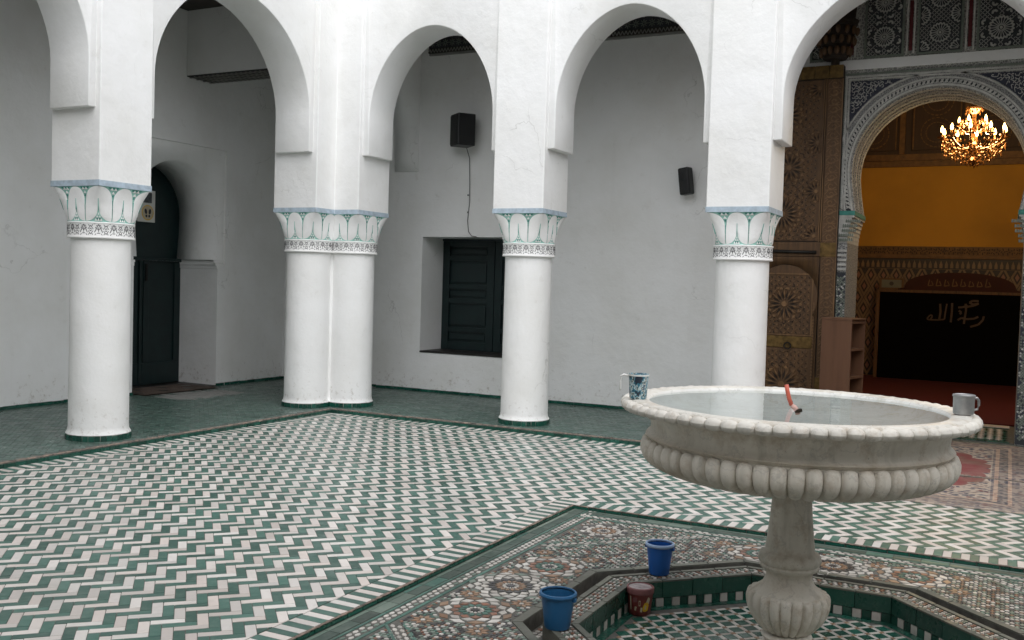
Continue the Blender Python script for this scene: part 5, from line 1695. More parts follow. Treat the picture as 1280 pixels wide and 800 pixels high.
def carve_field(parent, xa, xb, za, zb_, stars, name):
    m_ = MB(); dk = MB()
    f6 = lambda u, v, h: (u, YF - 0.006 - h, v)
    def okp(p): return xa + .012 < p[0] < xb - .012 and za + .012 < p[1] < zb_ - .012
    for (cx_, cz_, R_, n) in stars:
        for k in range(n):
            t = 2 * PI * k / n; hw = PI / n * 0.55
            def pp(r_, a): return (cx_ + r_ * math.cos(a), cz_ + r_ * math.sin(a))
            pts = [pp(R_ * .28, t), pp(R_ * .62, t - hw), pp(R_ * .98, t), pp(R_ * .62, t + hw)]
            if all(okp(p) for p in pts): dk.plate(pts, f6, -0.004, 0.0008)
            pts = [pp(R_ * .50, t + PI / n), pp(R_ * .80, t + PI / n - hw * .45), pp(R_ * 1.15, t + PI / n), pp(R_ * .80, t + PI / n + hw * .45)]
            if all(okp(p) for p in pts): m_.plate(pts, f6, 0, 0.018)
            pts = [pp(R_ * 1.12, t - hw), pp(R_ * 1.26, t), pp(R_ * 1.12, t + hw), pp(R_ * 1.04, t)]
            if all(okp(p) for p in pts): m_.plate(pts, f6, 0, 0.010)
            pts = [pp(R_ * 1.34, t + PI / n - hw), pp(R_ * 1.52, t + PI / n), pp(R_ * 1.34, t + PI / n + hw), pp(R_ * 1.40, t + PI / n)]
            if all(okp(p) for p in pts): dk.plate(pts, f6, -0.004, 0.0008)
        if okp((cx_, cz_)): m_.plate(regp(cx_, cz_, R_ * .20, 12), f6, 0, 0.012)
    st_ = 0.040
    random.seed(5)
    for i in range(int((xb - xa) / st_)):
        for j in range(int((zb_ - za) / st_)):
            c2 = (xa + st_ * (i + .5), za + st_ * (j + .5))
            if any(math.hypot(c2[0] - s_[0], c2[1] - s_[1]) < s_[2] * 1.1 for s_ in stars): continue
            a = (PI / 4 if (i + j) % 2 else -PI / 4) + random.uniform(-.3, .3)
            L = random.uniform(0.012, 0.022)
            pts = [(c2[0] + L * math.cos(a), c2[1] + L * math.sin(a)), (c2[0] - .007 * math.sin(a), c2[1] + .007 * math.cos(a)), (c2[0] - L * math.cos(a), c2[1] - L * math.sin(a)), (c2[0] + .007 * math.sin(a), c2[1] - .007 * math.cos(a))]
            (m_ if (i * 3 + j) % 2 else dk).plate(pts, f6, -0.003 if not (i * 3 + j) % 2 else 0, 0.0008 if not (i * 3 + j) % 2 else 0.012)
    m_.build(name, M['carvedhi'], parent, fix=False)
    dk.build('groove_shade', M['carveddk'], parent, fix=False)  # thin dark plates, the grooves' shade put into their colour
carve_field(up, LX0 + .01, ST - .013, 2.07, 3.785, [(4.60, 3.42, 0.155, 16), (4.66, 2.86, 0.14, 12), (4.60, 2.36, 0.17, 18), (4.95, 3.12, 0.10, 12), (4.95, 2.60, 0.10, 12), (4.95, 2.12, 0.10, 12), (4.95, 3.70, 0.10, 12)], 'star_carving')
# mid rail and sliding bar
MB().box((LX0, YF - 0.014, 1.90), (LX1, YF - 0.0005, 2.055)).build('mid_rail', M['carved'], leaf, bev=0.006)
MB().box((5.02, YF - 0.020, 1.90), (LX1, YF - 0.0145, 2.05)).build('corner_plate', M['brass'], leaf, bev=0.003)
MB().tube([(4.34, YF - 0.032, 1.955), (4.985, YF - 0.032, 1.945)], 0.017, 10).build('sliding_bar', M['iron'], leaf)
MB().box((5.02, YF - 0.020, 0.36), (LX1, YF - 0.0105, 0.60)).build('corner_plate', M['brass'], leaf, bev=0.003)
# wicket with keyhole arch
WC = 4.665
def keyhole(r, zc_, zb_):
    pts = [(WC - r * 0.93, zb_), (WC - r * 0.93, zc_ - r * 0.62)]
    for i in range(25):
        t = PI + R(32) - (PI + R(64)) * i / 24
        pts.append((WC + r * math.cos(t), zc_ + r * math.sin(t)))
    pts += [(WC + r * 0.93, zc_ - r * 0.62), (WC + r * 0.93, zb_)]
    return pts
mb = MB()
arch_panel(mb, keyhole(0.355, 1.46, S + 0.05), LX0 + 0.005, ST + 0.010, 1.895, frL, 0.0005, 0.016, feet=False)
mb.build('wicket_surround', M['carved'], leaf)
kp = keyhole(0.350, 1.46, S + 0.05)
wk = MB().plate(kp, frL, 0.0002, 0.004).build('wicket', M['carved'], leaf)
MB().box((WC - 0.285, YF - 0.006, 1.05), (WC + 0.285, YF - 0.0045, 1.70)).build('upper_panel', M['carved'], wk)
for (a_, b_, c_, d_) in ((-.300, -.286, 1.04, 1.715), (.286, .300, 1.04, 1.715), (-.2855, .2855, 1.701, 1.715), (-.2855, .2855, 1.04, 1.0495)):
    MB().box((WC + a_, YF - 0.015, c_), (WC + b_, YF - 0.0045, d_)).build('panel_bead', M['carvedhi'], wk)
carve_field(wk, WC - .285, WC + .285, 1.05, 1.70, [(WC, 1.38, 0.15, 14)], 'star_carving')
MB().box((WC - 0.31, YF - 0.014, 0.905), (WC + 0.31, YF - 0.0045, 1.03)).build('lock_rail', M['brass'], wk, bev=0.004)
carve_field(wk, WC - .285, WC + .285, 0.12, 0.885, [(WC, 0.50, 0.17, 14)], 'star_carving')
mb = MB()
for k in range(17):
    t = 2 * PI * k / 16
    mb.v = mb.v
mb.tube([(4.72 + 0.035 * math.cos(2 * PI * k / 16), YF - 0.035, 0.925 + 0.035 * math.sin(2 * PI * k / 16)) for k in range(17)], 0.007, 6, caps=False)
mb.build('ring_pull', M['iron'], wk)
MB().lathe([(0.03, 0.0), (0.028, 0.012), (0.0, 0.018)], (0, 0, 0), 14).build('lock_boss', M['iron'], wk)
o = bpy.data.objects[wk.children[-1].name]; o.location = (4.60 - org(wk).x, YF - 0.0145 - org(wk).y, 0.965 - org(wk).z); o.rotation_euler = (PI / 2, 0, 0)
ORG_fix = None
o.data.transform(Matrix.Translation(org(wk)))
m_ = MB()
for s_ in (-1, 1):
    z_ = S + 0.08
    while z_ < 1.40:
        u = WC + s_ * 0.312
        m_.plate([(u - .012, z_), (u + .012, z_), (u, z_ + .03)], frL, 0.004, 0.011)
        z_ += 0.035
m_.build('edge_notching', M['carvedhi'], wk, fix=False)

# shoe shelf standing in front of the jamb
sh = thing('shoe_shelf', 'brown open-sided wooden shelf unit standing at the portal jamb', 'shelf', (5.335, 1.62, S), R(-14))
w_, d_, hh = 0.315, 0.37, 1.20
def lb(a, b, nm, bev=0.002): return MB().box(a, b).build(nm, M['shelf'], sh, bev=bev, local=True)
lb((-w_ / 2, -d_ / 2, 0.0), (w_ / 2, -d_ / 2 + 0.02, hh), 'side_panel')
lb((-w_ / 2, d_ / 2 - 0.02, 0.0), (w_ / 2, d_ / 2, hh), 'side_panel')
lb((-w_ / 2, -d_ / 2 + 0.0205, 0.0), (-w_ / 2 + 0.018, d_ / 2 - 0.0205, hh), 'back_panel')
for z_ in (0.03, 0.32, 0.60, 0.885, 1.165):
    lb((-w_ / 2 + 0.0185, -d_ / 2 + 0.0205, z_), (w_ / 2 - 0.001, d_ / 2 - 0.0205, z_ + 0.022), 'shelf_board')
lb((-w_ / 2 - 0.004, -d_ / 2 - 0.004, hh + 0.0005), (w_ / 2 + 0.004, d_ / 2 + 0.004, hh + 0.02), 'top_board')

# threshold, hall floor, carpet
HZ = S + 0.012
MB().box((5.0, DR + 0.021, -0.3), (7.2, 3.50, HZ - 0.004)).build('threshold_floor', M['groutd'], kind='structure')
thf = bpy.data.objects['threshold_floor']
mb = MB()
c = 0.060
rot45 = lambda a, b: ((a + b) * Q2 + 6.1, (a - b) * Q2 + 2.7)
for i in range(-28, 29):
    for j in range(-28, 29):
        poly = ccw([rot45(i * c + .002, j * c + .002), rot45((i + 1) * c - .002, j * c + .002), rot45((i + 1) * c - .002, (j + 1) * c - .002), rot45(i * c + .002, (j + 1) * c - .002)])
        if all(5.28 < x < 6.92 and 2.16 < y < 3.20 for x, y in poly):
            mb.prism(poly, HZ - 0.004, HZ, (i + j) % 2, random.random() or .3, inset=0.001)
for (x0_, x1_, y0_, y1_) in ((5.28, 6.92, 2.065, 2.155), (5.28, 6.92, 3.205, 3.29)):
    n = 16
    for k in range(n):
        xa = x0_ + (x1_ - x0_) * k / n
        mb.prism([(xa + .002, y0_), (xa + (x1_ - x0_) / n - .002, y0_), (xa + (x1_ - x0_) / n - .002, y1_), (xa + .002, y1_)], HZ - 0.004, HZ, 1, random.random() or .3, inset=0.001)
mb.build('checker_tiles', [M['twhite'], M['tdark']], thf, kind='stuff', fix=False)
MB().box((5.28, 3.30, HZ - 0.02), (6.92, 3.48, HZ + 0.006)).build('threshold_slab', M['thresh'], thf, bev=0.004)
MB().box((2.5, 3.505, -0.3), (9.7, 9.6, HZ + 0.0)).build('hall_floor', M['groutd'], kind='structure')
hc = MB().box((2.55, 3.52, HZ + 0.0005), (9.65, 9.38, HZ + 0.016)).build('hall_carpet', M['carpet'], None, 'deep red carpet covering the prayer hall floor', 'carpet')

# ------------------------------------------------------------------ prayer hall
hall = thing('hall_wall', 'ochre back wall of the prayer hall above a diamond tile dado', 'wall', (6, 9.4, S))
YB = 9.40
MB().box((2.5, YB, 0), (9.7, YB + 0.3, TOP)).build('wall_face', M['ochre'], hall)
side = thing('hall_wall', 'side wall of the prayer hall beyond the shelf unit', 'wall', (2.5, 6, S))
MB().box((2.2, DR + PTH + 0.01, 0), (2.5, YB + 0.3, TOP)).build('wall_face', M['ochre'], side)
side2 = thing('hall_wall', 'side wall of the prayer hall away from the shelf unit', 'wall', (9.7, 6, S))
MB().box((9.7, DR + PTH + 0.01, 0), (10.0, YB + 0.3, TOP)).build('wall_face', M['ochre'], side2)
fw = thing('hall_wall', 'inner wall of the prayer hall behind the portal', 'wall', (6, 3.2, S))
MB().box((2.5, DR + PTH - 0.1, 0), (4.80, DR + PTH + 0.009, TOP)).box((7.402, DR - 0.0, 0), (12.1, DR + PTH + 0.009, TOP)).build('wall_face', M['wall'], fw)
MB().box((2.2, DR + 0.8, 5.9), (10.0, YB + 0.3, 6.05)).build('hall_ceiling', M['panelwood'], kind='structure')
frH = lambda u, v, h: (u, YB - h, v)
# dado of diamonds
MB().box((3.5, YB - 0.010, HZ + .02), (9.0, YB - 0.0005, 1.97)).build('dado', M['halldark'], hall)
mb = MB()
for i in range(0, 26):
    for j in range(0, 9):
        for off in (0,):
            cx_, cz_ = 3.6 + i * 0.21 + 0.105 * (j % 2), 0.25 + j * 0.20
            for (s0, s1) in ((1.0, 0.62), (0.34, 0.0)):
                o_ = [(cx_, cz_ - .19 * s0), (cx_ + .10 * s0, cz_), (cx_, cz_ + .19 * s0), (cx_ - .10 * s0, cz_)]
                if s1 == 0:
                    mb.plate(o_, frH, 0.010, 0.016, 1); continue
                i_ = [(cx_, cz_ - .19 * s1), (cx_ + .10 * s1, cz_), (cx_, cz_ + .19 * s1), (cx_ - .10 * s1, cz_)]
                for q_ in range(4):
                    mb.plate([o_[q_], o_[(q_ + 1) % 4], i_[(q_ + 1) % 4], i_[q_]], frH, 0.010, 0.016, 0)
mb.build('diamond_tiles', [M['hallwhite'], M['tbrown']], hall, fix=False)
MB().box((3.5, YB - 0.022, 1.972), (9.0, YB - 0.0005, 2.15)).build('crest_band', M['halldark'], hall)
mb = MB(); x = 3.55
while x < 8.9:
    mb.plate([(x, 1.99), (x + .048, 1.99), (x + .048, 2.05), (x + .024, 2.12), (x, 2.05)], frH, 0.022, 0.030); x += 0.085
mb.build('crest_merlons', M['hallwhite'], hall, fix=False)
MB().box((3.5, YB - 0.05, 2.152), (9.0, YB - 0.0005, 2.20)).build('cornice', M['gilt'], hall)
MB().box((3.5, YB - 0.03, 2.202), (9.0, YB - 0.0005, 2.36)).build('carved_frieze', M['gilt'], hall)
mb = MB(); x = 3.55; k = 0
while x < 8.9:
    for q_ in range(4):
        t = k * 1.3 + q_ * 1.6
        mb.bar((x + .03 + .012 * math.cos(t), 2.28 + .02 * math.sin(t)), (x + .03 + .035 * math.cos(t + .5), 2.28 + .06 * math.sin(t + .5)), 0.014, frH, 0.030, 0.042)
    x += 0.075; k += 1
mb.build('frieze_carving', M['carveddk'], hall, fix=False)
MB().box((3.0, YB - 0.06, 3.74), (9.3, YB - 0.0005, 3.84)).build('cornice', M['gilt'], hall)
MB().box((3.0, YB - 0.10, 3.841), (9.3, YB - 0.0005, 3.95)).build('cornice', M['gilt'], hall)
MB().box((3.0, YB - 0.02, 3.951), (9.3, YB - 0.0005, 5.88)).build('painted_field', M['panelwood'], hall)
for k, xa in enumerate((3.25, 4.20, 5.22, 6.12, 7.05, 8.0)):
    pn = MB().box((xa, YB - 0.045, 4.02), (xa + 0.80, YB - 0.021, 5.80)).build('painted_panel', M['panelwood'], hall, bev=0.01)
    mb = MB()
    for cz_ in (4.32, 4.86, 5.40):
        n = 22
        for q_ in range(n):
            t1, t2 = 2 * PI * q_ / n, 2 * PI * (q_ + .7) / n
            for r_ in (0.25, 0.17):
                mb.bar((xa + .40 + r_ * math.cos(t1), cz_ + r_ * math.sin(t1)), (xa + .40 + r_ * math.cos(t2), cz_ + r_ * math.sin(t2)), 0.016, frH, 0.045, 0.052)
    for (a_, b_, c_, d_) in ((xa + .02, xa + .04, 4.04, 5.78), (xa + .76, xa + .78, 4.04, 5.78)):
        mb.plate([(a_, c_), (b_, c_), (b_, d_), (a_, d_)], frH, 0.045, 0.055)
    mb.build('panel_painting', M['gilt'], pn, fix=False)
    MB().box((xa + 0.83, YB - 0.07, 3.96), (xa + 0.92, YB - 0.021, 5.88)).build('batten', M['gilt'] if k % 2 else M['carved'], hall)

# black screen with script and red pediment
scr = thing('black_screen', 'black screen bearing tan Arabic script below a red pediment', 'screen', (6.1, 9.0, S))
YK = 9.0
MB().box((4.86, YK, HZ + 0.017), (7.75, YK + 0.06, 1.555)).build('panel', M['screen'], scr)
MB().box((4.80, YK - 0.015, HZ + 0.017), (4.859, YK + 0.07, 1.60)).build('post', M['carved'], scr)
MB().box((7.751, YK - 0.015, HZ + 0.017), (7.81, YK + 0.07, 1.60)).build('post', M['carved'], scr)
MB().box((4.86, YK - 0.015, 1.556), (7.75, YK + 0.07, 1.60)).build('top_rail', M['carved'], scr)
pts = [(5.15, 1.601), (5.15, 1.62)] + [(6.10 + 0.85 * -math.cos(PI * i / 20), 1.64 + 0.27 * math.sin(PI * i / 20) ** 0.8) for i in range(21)] + [(7.05, 1.62), (7.05, 1.601)]
frK = lambda u, v, h: (u, YK - h, v)
ped = MB().plate(pts[::-1], frK, -0.05, 0.01).build('pediment', M['pediment'], scr)
mb = MB()
random.seed(3)
x = 5.62
while x < 6.6:
    mb.bar((x, 1.68), (x + .02, 1.80 + random.uniform(-.03, .02)), 0.016, frK, 0.010, 0.014)
    mb.bar((x, 1.68), (x + .08, 1.69), 0.016, frK, 0.010, 0.014)
    mb.bar((x + .08, 1.69), (x + .05, 1.76), 0.014, frK, 0.010, 0.014)
    x += 0.125
mb.build('inscription', M['gilt'], ped, fix=False)
STR = [[(6.005, 1.4), (6.007, 1.25), (5.996, 1.073)], [(5.925, 1.385), (5.908, 1.246), (5.897, 1.119), (5.787, 1.107), (5.647, 1.105), (5.627, 1.12), (5.656, 1.164), (5.69, 1.191), (5.71, 1.161), (5.682, 1.115)], [(5.821, 1.381), (5.832, 1.242), (5.819, 1.121)],
       [(6.1, 1.329), (6.168, 1.336), (6.246, 1.364)], [(6.407, 1.445), (6.31, 1.446), (6.266, 1.415), (6.324, 1.387), (6.409, 1.405), (6.336, 1.368), (6.236, 1.344), (6.221, 1.326)], [(6.211, 1.395), (6.222, 1.283), (6.207, 1.158), (6.198, 1.057)],
       [(6.098, 1.115), (6.153, 1.155), (6.244, 1.139), (6.346, 1.151), (6.412, 1.186)], [(6.494, 1.2), (6.481, 1.132), (6.417, 1.055), (6.295, 1.012)], [(6.113, 1.279), (6.154, 1.243), (6.127, 1.217)]]
mb = MB()
for s_ in STR:
    n = len(s_)
    for i in range(n - 1):
        mb.bar(s_[i], s_[i + 1], 0.034 if n < 9 else 0.026, frK, 0.0005, 0.003 + 0.0004 * i)
mb.build('script', M['screenink'], scr, fix=False)
bx_ = thing('wooden_box', 'small green fronted wooden box standing on the black screen rail', 'box', (5.03, 9.03, 1.601))
MB().box((4.84, 8.99, 1.602), (5.24, 9.08, 1.79)).build('body', M['carved'], bx_, bev=0.005)
MB().box((4.88, 8.982, 1.63), (5.20, 8.9895, 1.765)).build('front', M['coping'], bx_)
MB().plate(regp(5.04, 1.70, 0.035, 12), lambda u, v, h: (u, 8.982 - h, v), 0, 0.006).build('keyhole', M['black'], bx_)

# chandelier
CH = Vector((6.365, 4.6, 3.40))
ch = thing('chandelier', 'lit amber crystal chandelier hanging in the portal arch', 'chandelier', (CH.x, CH.y, 3.2))
MB().tube([(CH.x, CH.y, 5.9), (CH.x, CH.y, 3.92)], 0.010, 6).build('chain', M['brass'], ch)
MB().lathe([(0.0, 3.15), (0.03, 3.17), (0.05, 3.22), (0.02, 3.27), (0.03, 3.36), (0.06, 3.42), (0.03, 3.48), (0.02, 3.60), (0.035, 3.66), (0.02, 3.74), (0.03, 3.80), (0.10, 3.86), (0.105, 3.885), (0.03, 3.92), (0.0, 3.93)], (CH.x, CH.y, 0), 16).build('stem', M['crystal'], ch)
NA = 10
drops = MB()
def drop(x, y, z, r, l):
    drops.add([(x, y, z + l * .35), (x + r, y, z), (x, y + r, z), (x - r, y, z), (x, y - r, z), (x, y, z - l * .65)], [(0, 1, 2), (0, 2, 3), (0, 3, 4), (0, 4, 1), (5, 2, 1), (5, 3, 2), (5, 4, 3), (5, 1, 4)])
random.seed(21)
for k in range(NA):
    t = 2 * PI * k / NA + 0.25
    c_, s_ = math.cos(t), math.sin(t)
    ra = 0.37
    pts = [(CH.x + c_ * r_, CH.y + s_ * r_, z_) for r_, z_ in ((0.03, 3.42), (0.10, 3.36), (0.20, 3.37), (0.30, 3.43), (ra, 3.50))]
    arm = MB().tube(pts, 0.011, 6).build('arm', M['crystal'], ch)
    MB().lathe([(0.0, 3.495), (0.05, 3.505), (0.055, 3.52), (0.012, 3.525), (0.012, 3.575)], (CH.x + c_ * ra, CH.y + s_ * ra, 0), 10).build('candle_cup', M['crystal'], arm)
    MB().lathe([(0.0, 3.575), (0.014, 3.58), (0.019, 3.60), (0.014, 3.63), (0.004, 3.655), (0.0, 3.66)], (CH.x + c_ * ra, CH.y + s_ * ra, 0), 10).build('bulb', M['bulb'], arm)
    for q_ in range(6):
        a = t + random.uniform(-.14, .14)
        drop(CH.x + ra * math.cos(a), CH.y + ra * math.sin(a), 3.46 - random.uniform(0, .10), 0.012, 0.05)
    for q_ in range(8):
        r_ = 0.05 + 0.32 * q_ / 8
        drop(CH.x + r_ * c_ + random.uniform(-.02, .02), CH.y + r_ * s_ + random.uniform(-.02, .02), 3.36 - 0.06 * math.sin(q_) - random.uniform(0, .05), 0.011, 0.045)
for k in range(5):
    t = 2 * PI * k / 5 + 0.6
    c_, s_ = math.cos(t), math.sin(t); ra = 0.17
    arm = MB().tube([(CH.x + c_ * r_, CH.y + s_ * r_, z_) for r_, z_ in ((0.02, 3.60), (0.08, 3.57), (0.13, 3.60), (ra, 3.66))], 0.009, 6).build('arm', M['crystal'], ch)
    MB().lathe([(0.0, 3.655), (0.04, 3.665), (0.01, 3.672), (0.010, 3.70)], (CH.x + c_ * ra, CH.y + s_ * ra, 0), 10).build('candle_cup', M['crystal'], arm)
    MB().lathe([(0.0, 3.70), (0.013, 3.705), (0.017, 3.725), (0.012, 3.75), (0.0, 3.78)], (CH.x + c_ * ra, CH.y + s_ * ra, 0), 10).build('bulb', M['bulb'], arm)
for tier, (r_, z_, n) in enumerate(((0.10, 3.84, 14), (0.16, 3.70, 20), (0.22, 3.60, 26), (0.30, 3.44, 34), (0.33, 3.36, 36), (0.27, 3.30, 30), (0.20, 3.25, 24), (0.13, 3.21, 18), (0.07, 3.17, 10))):
    for k in range(n):
        t = 2 * PI * (k + random.uniform(-.2, .2)) / n
        drop(CH.x + r_ * math.cos(t), CH.y + r_ * math.sin(t), z_ + random.uniform(-.025, .025), 0.012, 0.05)
for k in range(8):   # upright crystal fronds
    t = 2 * PI * k / 8
    for q_ in range(5):
        r_ = 0.06 + 0.035 * q_
        drop(CH.x + r_ * math.cos(t), CH.y + r_ * math.sin(t), 3.62 + 0.09 * math.sin(q_ * .9) + .02, 0.012, 0.05)
drops.build('crystal_drops', M['crystal'], ch, kind='stuff', fix=False)
_ld = bpy.data.lights.new('chandelier_light', 'POINT'); _ld.energy = 104.0; _ld.color = (1.0, 0.71, 0.36); _ld.shadow_soft_size = 0.30
_lo = bpy.data.objects.new('chandelier_light', _ld); col.objects.link(_lo); _lo.parent = ch; _lo.location = (0, 0, 0.42)

# ------------------------------------------------------------------ rug from the portal down to the court
RC = (6.10, 0.30); RH = (1.05, 1.56)
def rugz(y):
    t = (y + E0 + 0.05) / 0.10
    t = max(0, min(1, t)); t = t * t * (3 - 2 * t)
    return 0.004 + (S + 0.0015) * t + 0.006
def rg(u, v):
    x = RC[0] - RH[0] + 2 * RH[0] * u + 0.012 * math.sin(v * 9); y = RC[1] - RH[1] + 2 * RH[1] * v + 0.015 * math.sin(u * 7)
    return (x, y, rugz(y) + 0.003 * math.sin(x * 9 + y * 5) * math.sin(y * 7) + 0.002)
rug = MB().grid(rg, 40, 90)
rug.grid(lambda u, v: (lambda p: (p[0], p[1], p[2] - 0.010 * v))(rg(u, 0)), 40, 1)
rug.grid(lambda u, v: (lambda p: (p[0], p[1], p[2] - 0.010 * v))(rg(0, u)), 90, 1)
rug.grid(lambda u, v: (lambda p: (p[0], p[1], p[2] - 0.010 * v))(rg(u, 1)), 40, 1)
rugo = rug.build('rug', rugmat(RC[0], RC[1], RH[0], RH[1]), None, 'worn patterned rug with red medallion leading up to the portal', 'rug')

# ------------------------------------------------------------------ fountain
ft = thing('fountain', 'white marble fountain basin on a fluted pedestal in the tiled pool', 'fountain', (FC.x, FC.y, PF))
cx_, cy_ = FC.x, FC.y
ZR = 1.026
mb = MB()
inner = [(0.0, 0.945), (0.3, 0.947), (0.50, 0.955), (0.60, 0.978), (0.632, 1.010), (0.641, ZR - 0.004)]
rimp = [(0.655, ZR), (0.700, ZR + 0.002), (0.716, ZR - 0.001), (0.722, ZR - 0.010), (0.720, ZR - 0.042), (0.708, ZR - 0.050), (0.67, ZR - 0.056)]
side = [(0.67, ZR - 0.056), (0.648, 0.962), (0.638, 0.935), (0.633, 0.905), (0.636, 0.885), (0.650, 0.874), (0.656, 0.866), (0.650, 0.858), (0.640, 0.850), (0.640, 0.80), (0.62, 0.765), (0.54, 0.732), (0.40, 0.71), (0.22, 0.685), (0.10, 0.662), (0.08, 0.655)]
mb.lathe(inner[-1:] + rimp, (cx_ - 0.010, cy_ - 0.005, 0), 96)
basin = mb.build('basin', M['marble'], ft, angle=50)
MB().lathe(inner, (cx_ - 0.010, cy_ - 0.005, 0), 96).build('basin_lining', M['marblein'], basin, angle=50)
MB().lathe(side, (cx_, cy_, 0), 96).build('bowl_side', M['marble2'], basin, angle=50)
# rope of beads on the rim
NBD = 70
m_ = MB()
m_.grid(lambda u, v: ((0.028 * math.cos(2 * PI * u) * math.sin(PI * v) ** 0.8) * (1.0), 0.0345 * -math.cos(PI * v), 0.0245 * math.sin(2 * PI * u) * math.sin(PI * v) ** 0.6), 12, 8)
bead = m_.mesh('rim_bead', [M['marble']])
for k in range(NBD):
    a = 2 * PI * k / NBD
    inst('rim_bead', bead, basin, (cx_ - 0.010 + 0.735 * math.cos(a), cy_ - 0.005 + 0.735 * math.sin(a), ZR - 0.025), (random.uniform(-.05, .05), random.uniform(-.15, .15), a + random.uniform(-.03, .03)), (random.uniform(.93, 1.06), random.uniform(.96, 1.04), random.uniform(.94, 1.06)))
# gadroons
NG = 62
gprof = [(0.640, 0.852), (0.652, 0.840), (0.660, 0.820), (0.661, 0.800), (0.654, 0.779), (0.637, 0.758), (0.602, 0.740), (0.545, 0.723), (0.46, 0.706), (0.34, 0.690), (0.21, 0.672), (0.11, 0.655)]
m_ = MB()
def gad(u, v):
    f = v * (len(gprof) - 1); i = min(int(f), len(gprof) - 2); t = f - i
    r_ = gprof[i][0] * (1 - t) + gprof[i + 1][0] * t; z_ = gprof[i][1] * (1 - t) + gprof[i + 1][1] * t
    tx_ = gprof[i + 1][0] - gprof[i][0]; tz_ = gprof[i + 1][1] - gprof[i][1]; L = math.hypot(tx_, tz_)
    nx_, nz_ = -tz_ / L, tx_ / L
    if nx_ < 0 and nz_ > 0: nx_, nz_ = -nx_, -nz_
    w = 2 * u - 1
    wid = PI / NG * 0.985
    capf = min(1.0, math.sqrt(max(0, 1 - (1 - min(1, v * 7)) ** 2)))
    capf = max(capf, 0.02)
    bulge = 0.023 * math.sqrt(max(0, 1 - w * w)) * capf * min(1.0, r_ / 0.35) - 0.006
    a = w * wid * (0.15 + 0.85 * capf)
    r2 = r_ + nx_ * bulge; z2 = z_ + nz_ * bulge
    return (r2 * math.cos(a), r2 * math.sin(a), z2)
m_.grid(gad, 10, 22)
gm = m_.mesh('gadroon', [M['marble2']], angle=60)
bm = bmesh.new(); bm.from_mesh(gm); bmesh.ops.recalc_face_normals(bm, faces=bm.faces)
if sum(f.normal.x for f in bm.faces) < 0: bmesh.ops.reverse_faces(bm, faces=bm.faces)
bm.to_mesh(gm); bm.free()
for k in range(NG):
    inst('gadroon', gm, basin, (cx_, cy_, 0), (0, 0, 2 * PI * (k + .5) / NG))
MB().lathe([(0.0, 1.012), (0.2, 1.012), (0.45, 1.012), (0.634, 1.012)], (cx_ - 0.010, cy_ - 0.005, 0), 72).build('water', M['water'], ft)
# pedestal
mb = MB()
prof = [(0.081, 0.665), (0.086, 0.60), (0.092, 0.52), (0.102, 0.42), (0.107, 0.385), (0.106, 0.372), (0.112, 0.366), (0.128, 0.358), (0.137, 0.340), (0.136, 0.322), (0.124, 0.312), (0.130, 0.304), (0.126, 0.292), (0.108, 0.284), (0.100, 0.265), (0.101, 0.245), (0.115, 0.218), (0.142, 0.196), (0.158, 0.185)]
mb.lathe(prof, (cx_, cy_, 0), 48)
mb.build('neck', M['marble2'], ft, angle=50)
bul = [(0.156, 0.188), (0.168, 0.180), (0.174, 0.160), (0.172, 0.130), (0.162, 0.095), (0.144, 0.060), (0.118, 0.030), (0.094, 0.010)]
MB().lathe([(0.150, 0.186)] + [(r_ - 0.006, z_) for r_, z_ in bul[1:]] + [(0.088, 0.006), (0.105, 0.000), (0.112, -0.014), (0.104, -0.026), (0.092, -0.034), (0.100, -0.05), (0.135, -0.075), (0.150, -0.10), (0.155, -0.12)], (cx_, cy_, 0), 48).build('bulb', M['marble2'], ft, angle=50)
NF = 22
m_ = MB()
def flu(u, v):
    f = v * (len(bul) - 1); i = min(int(f), len(bul) - 2); t = f - i
    r_ = bul[i][0] * (1 - t) + bul[i + 1][0] * t; z_ = bul[i][1] * (1 - t) + bul[i + 1][1] * t
    w = 2 * u - 1
    capf = max(0.05, math.sqrt(max(0, 1 - (1 - min(1, v * 5)) ** 2)))
    r2 = r_ - 0.008 + 0.018 * math.sqrt(max(0, 1 - w * w)) * capf
    return (r2 * math.cos(w * PI / NF * .985), r2 * math.sin(w * PI / NF * .985), z_)
m_.grid(flu, 8, 16)
fm = m_.mesh('flute', [M['marble2']], angle=60)
bm = bmesh.new(); bm.from_mesh(fm); bmesh.ops.recalc_face_normals(bm, faces=bm.faces)
if sum(f.normal.x for f in bm.faces) < 0: bmesh.ops.reverse_faces(bm, faces=bm.faces)
bm.to_mesh(fm); bm.free()
blb = [c for c in ft.children if c.name.startswith('bulb')][0]
for k in range(NF):
    inst('flute', fm, blb, (cx_, cy_, 0), (0, 0, 2 * PI * k / NF))
MB().lathe([(0.0, -0.12), (0.19, -0.12), (0.20, -0.128), (0.20, PF + 0.0005)], (cx_, cy_, 0), 8, smooth=False).build('plinth', M['marble2'], ft)
# red plastic pipe in the water
pipe = thing('water_pipe', 'faded red plastic pipe stub rising from the basin water', 'pipe', (6.03, -4.60, 0.92))
MB().tube([(6.022, -4.615, 1.022), (6.010, -4.617, 1.052), (6.003, -4.618, 1.080), (5.997, -4.620, 1.112)], 0.0095, 10).build('pipe', M['redplastic'], pipe)
MB().tube([(6.050, -4.61, 0.985), (6.046, -4.612, 1.000), (6.036, -4.614, 1.013), (6.022, -4.615, 1.0215)], 0.011, 10).build('elbow', M['pinkplastic'], pipe)
MB().tube([(6.052, -4.61, 0.995), (6.050, -4.611, 1.008)], 0.017, 10).build('collar', M['iron'], pipe)

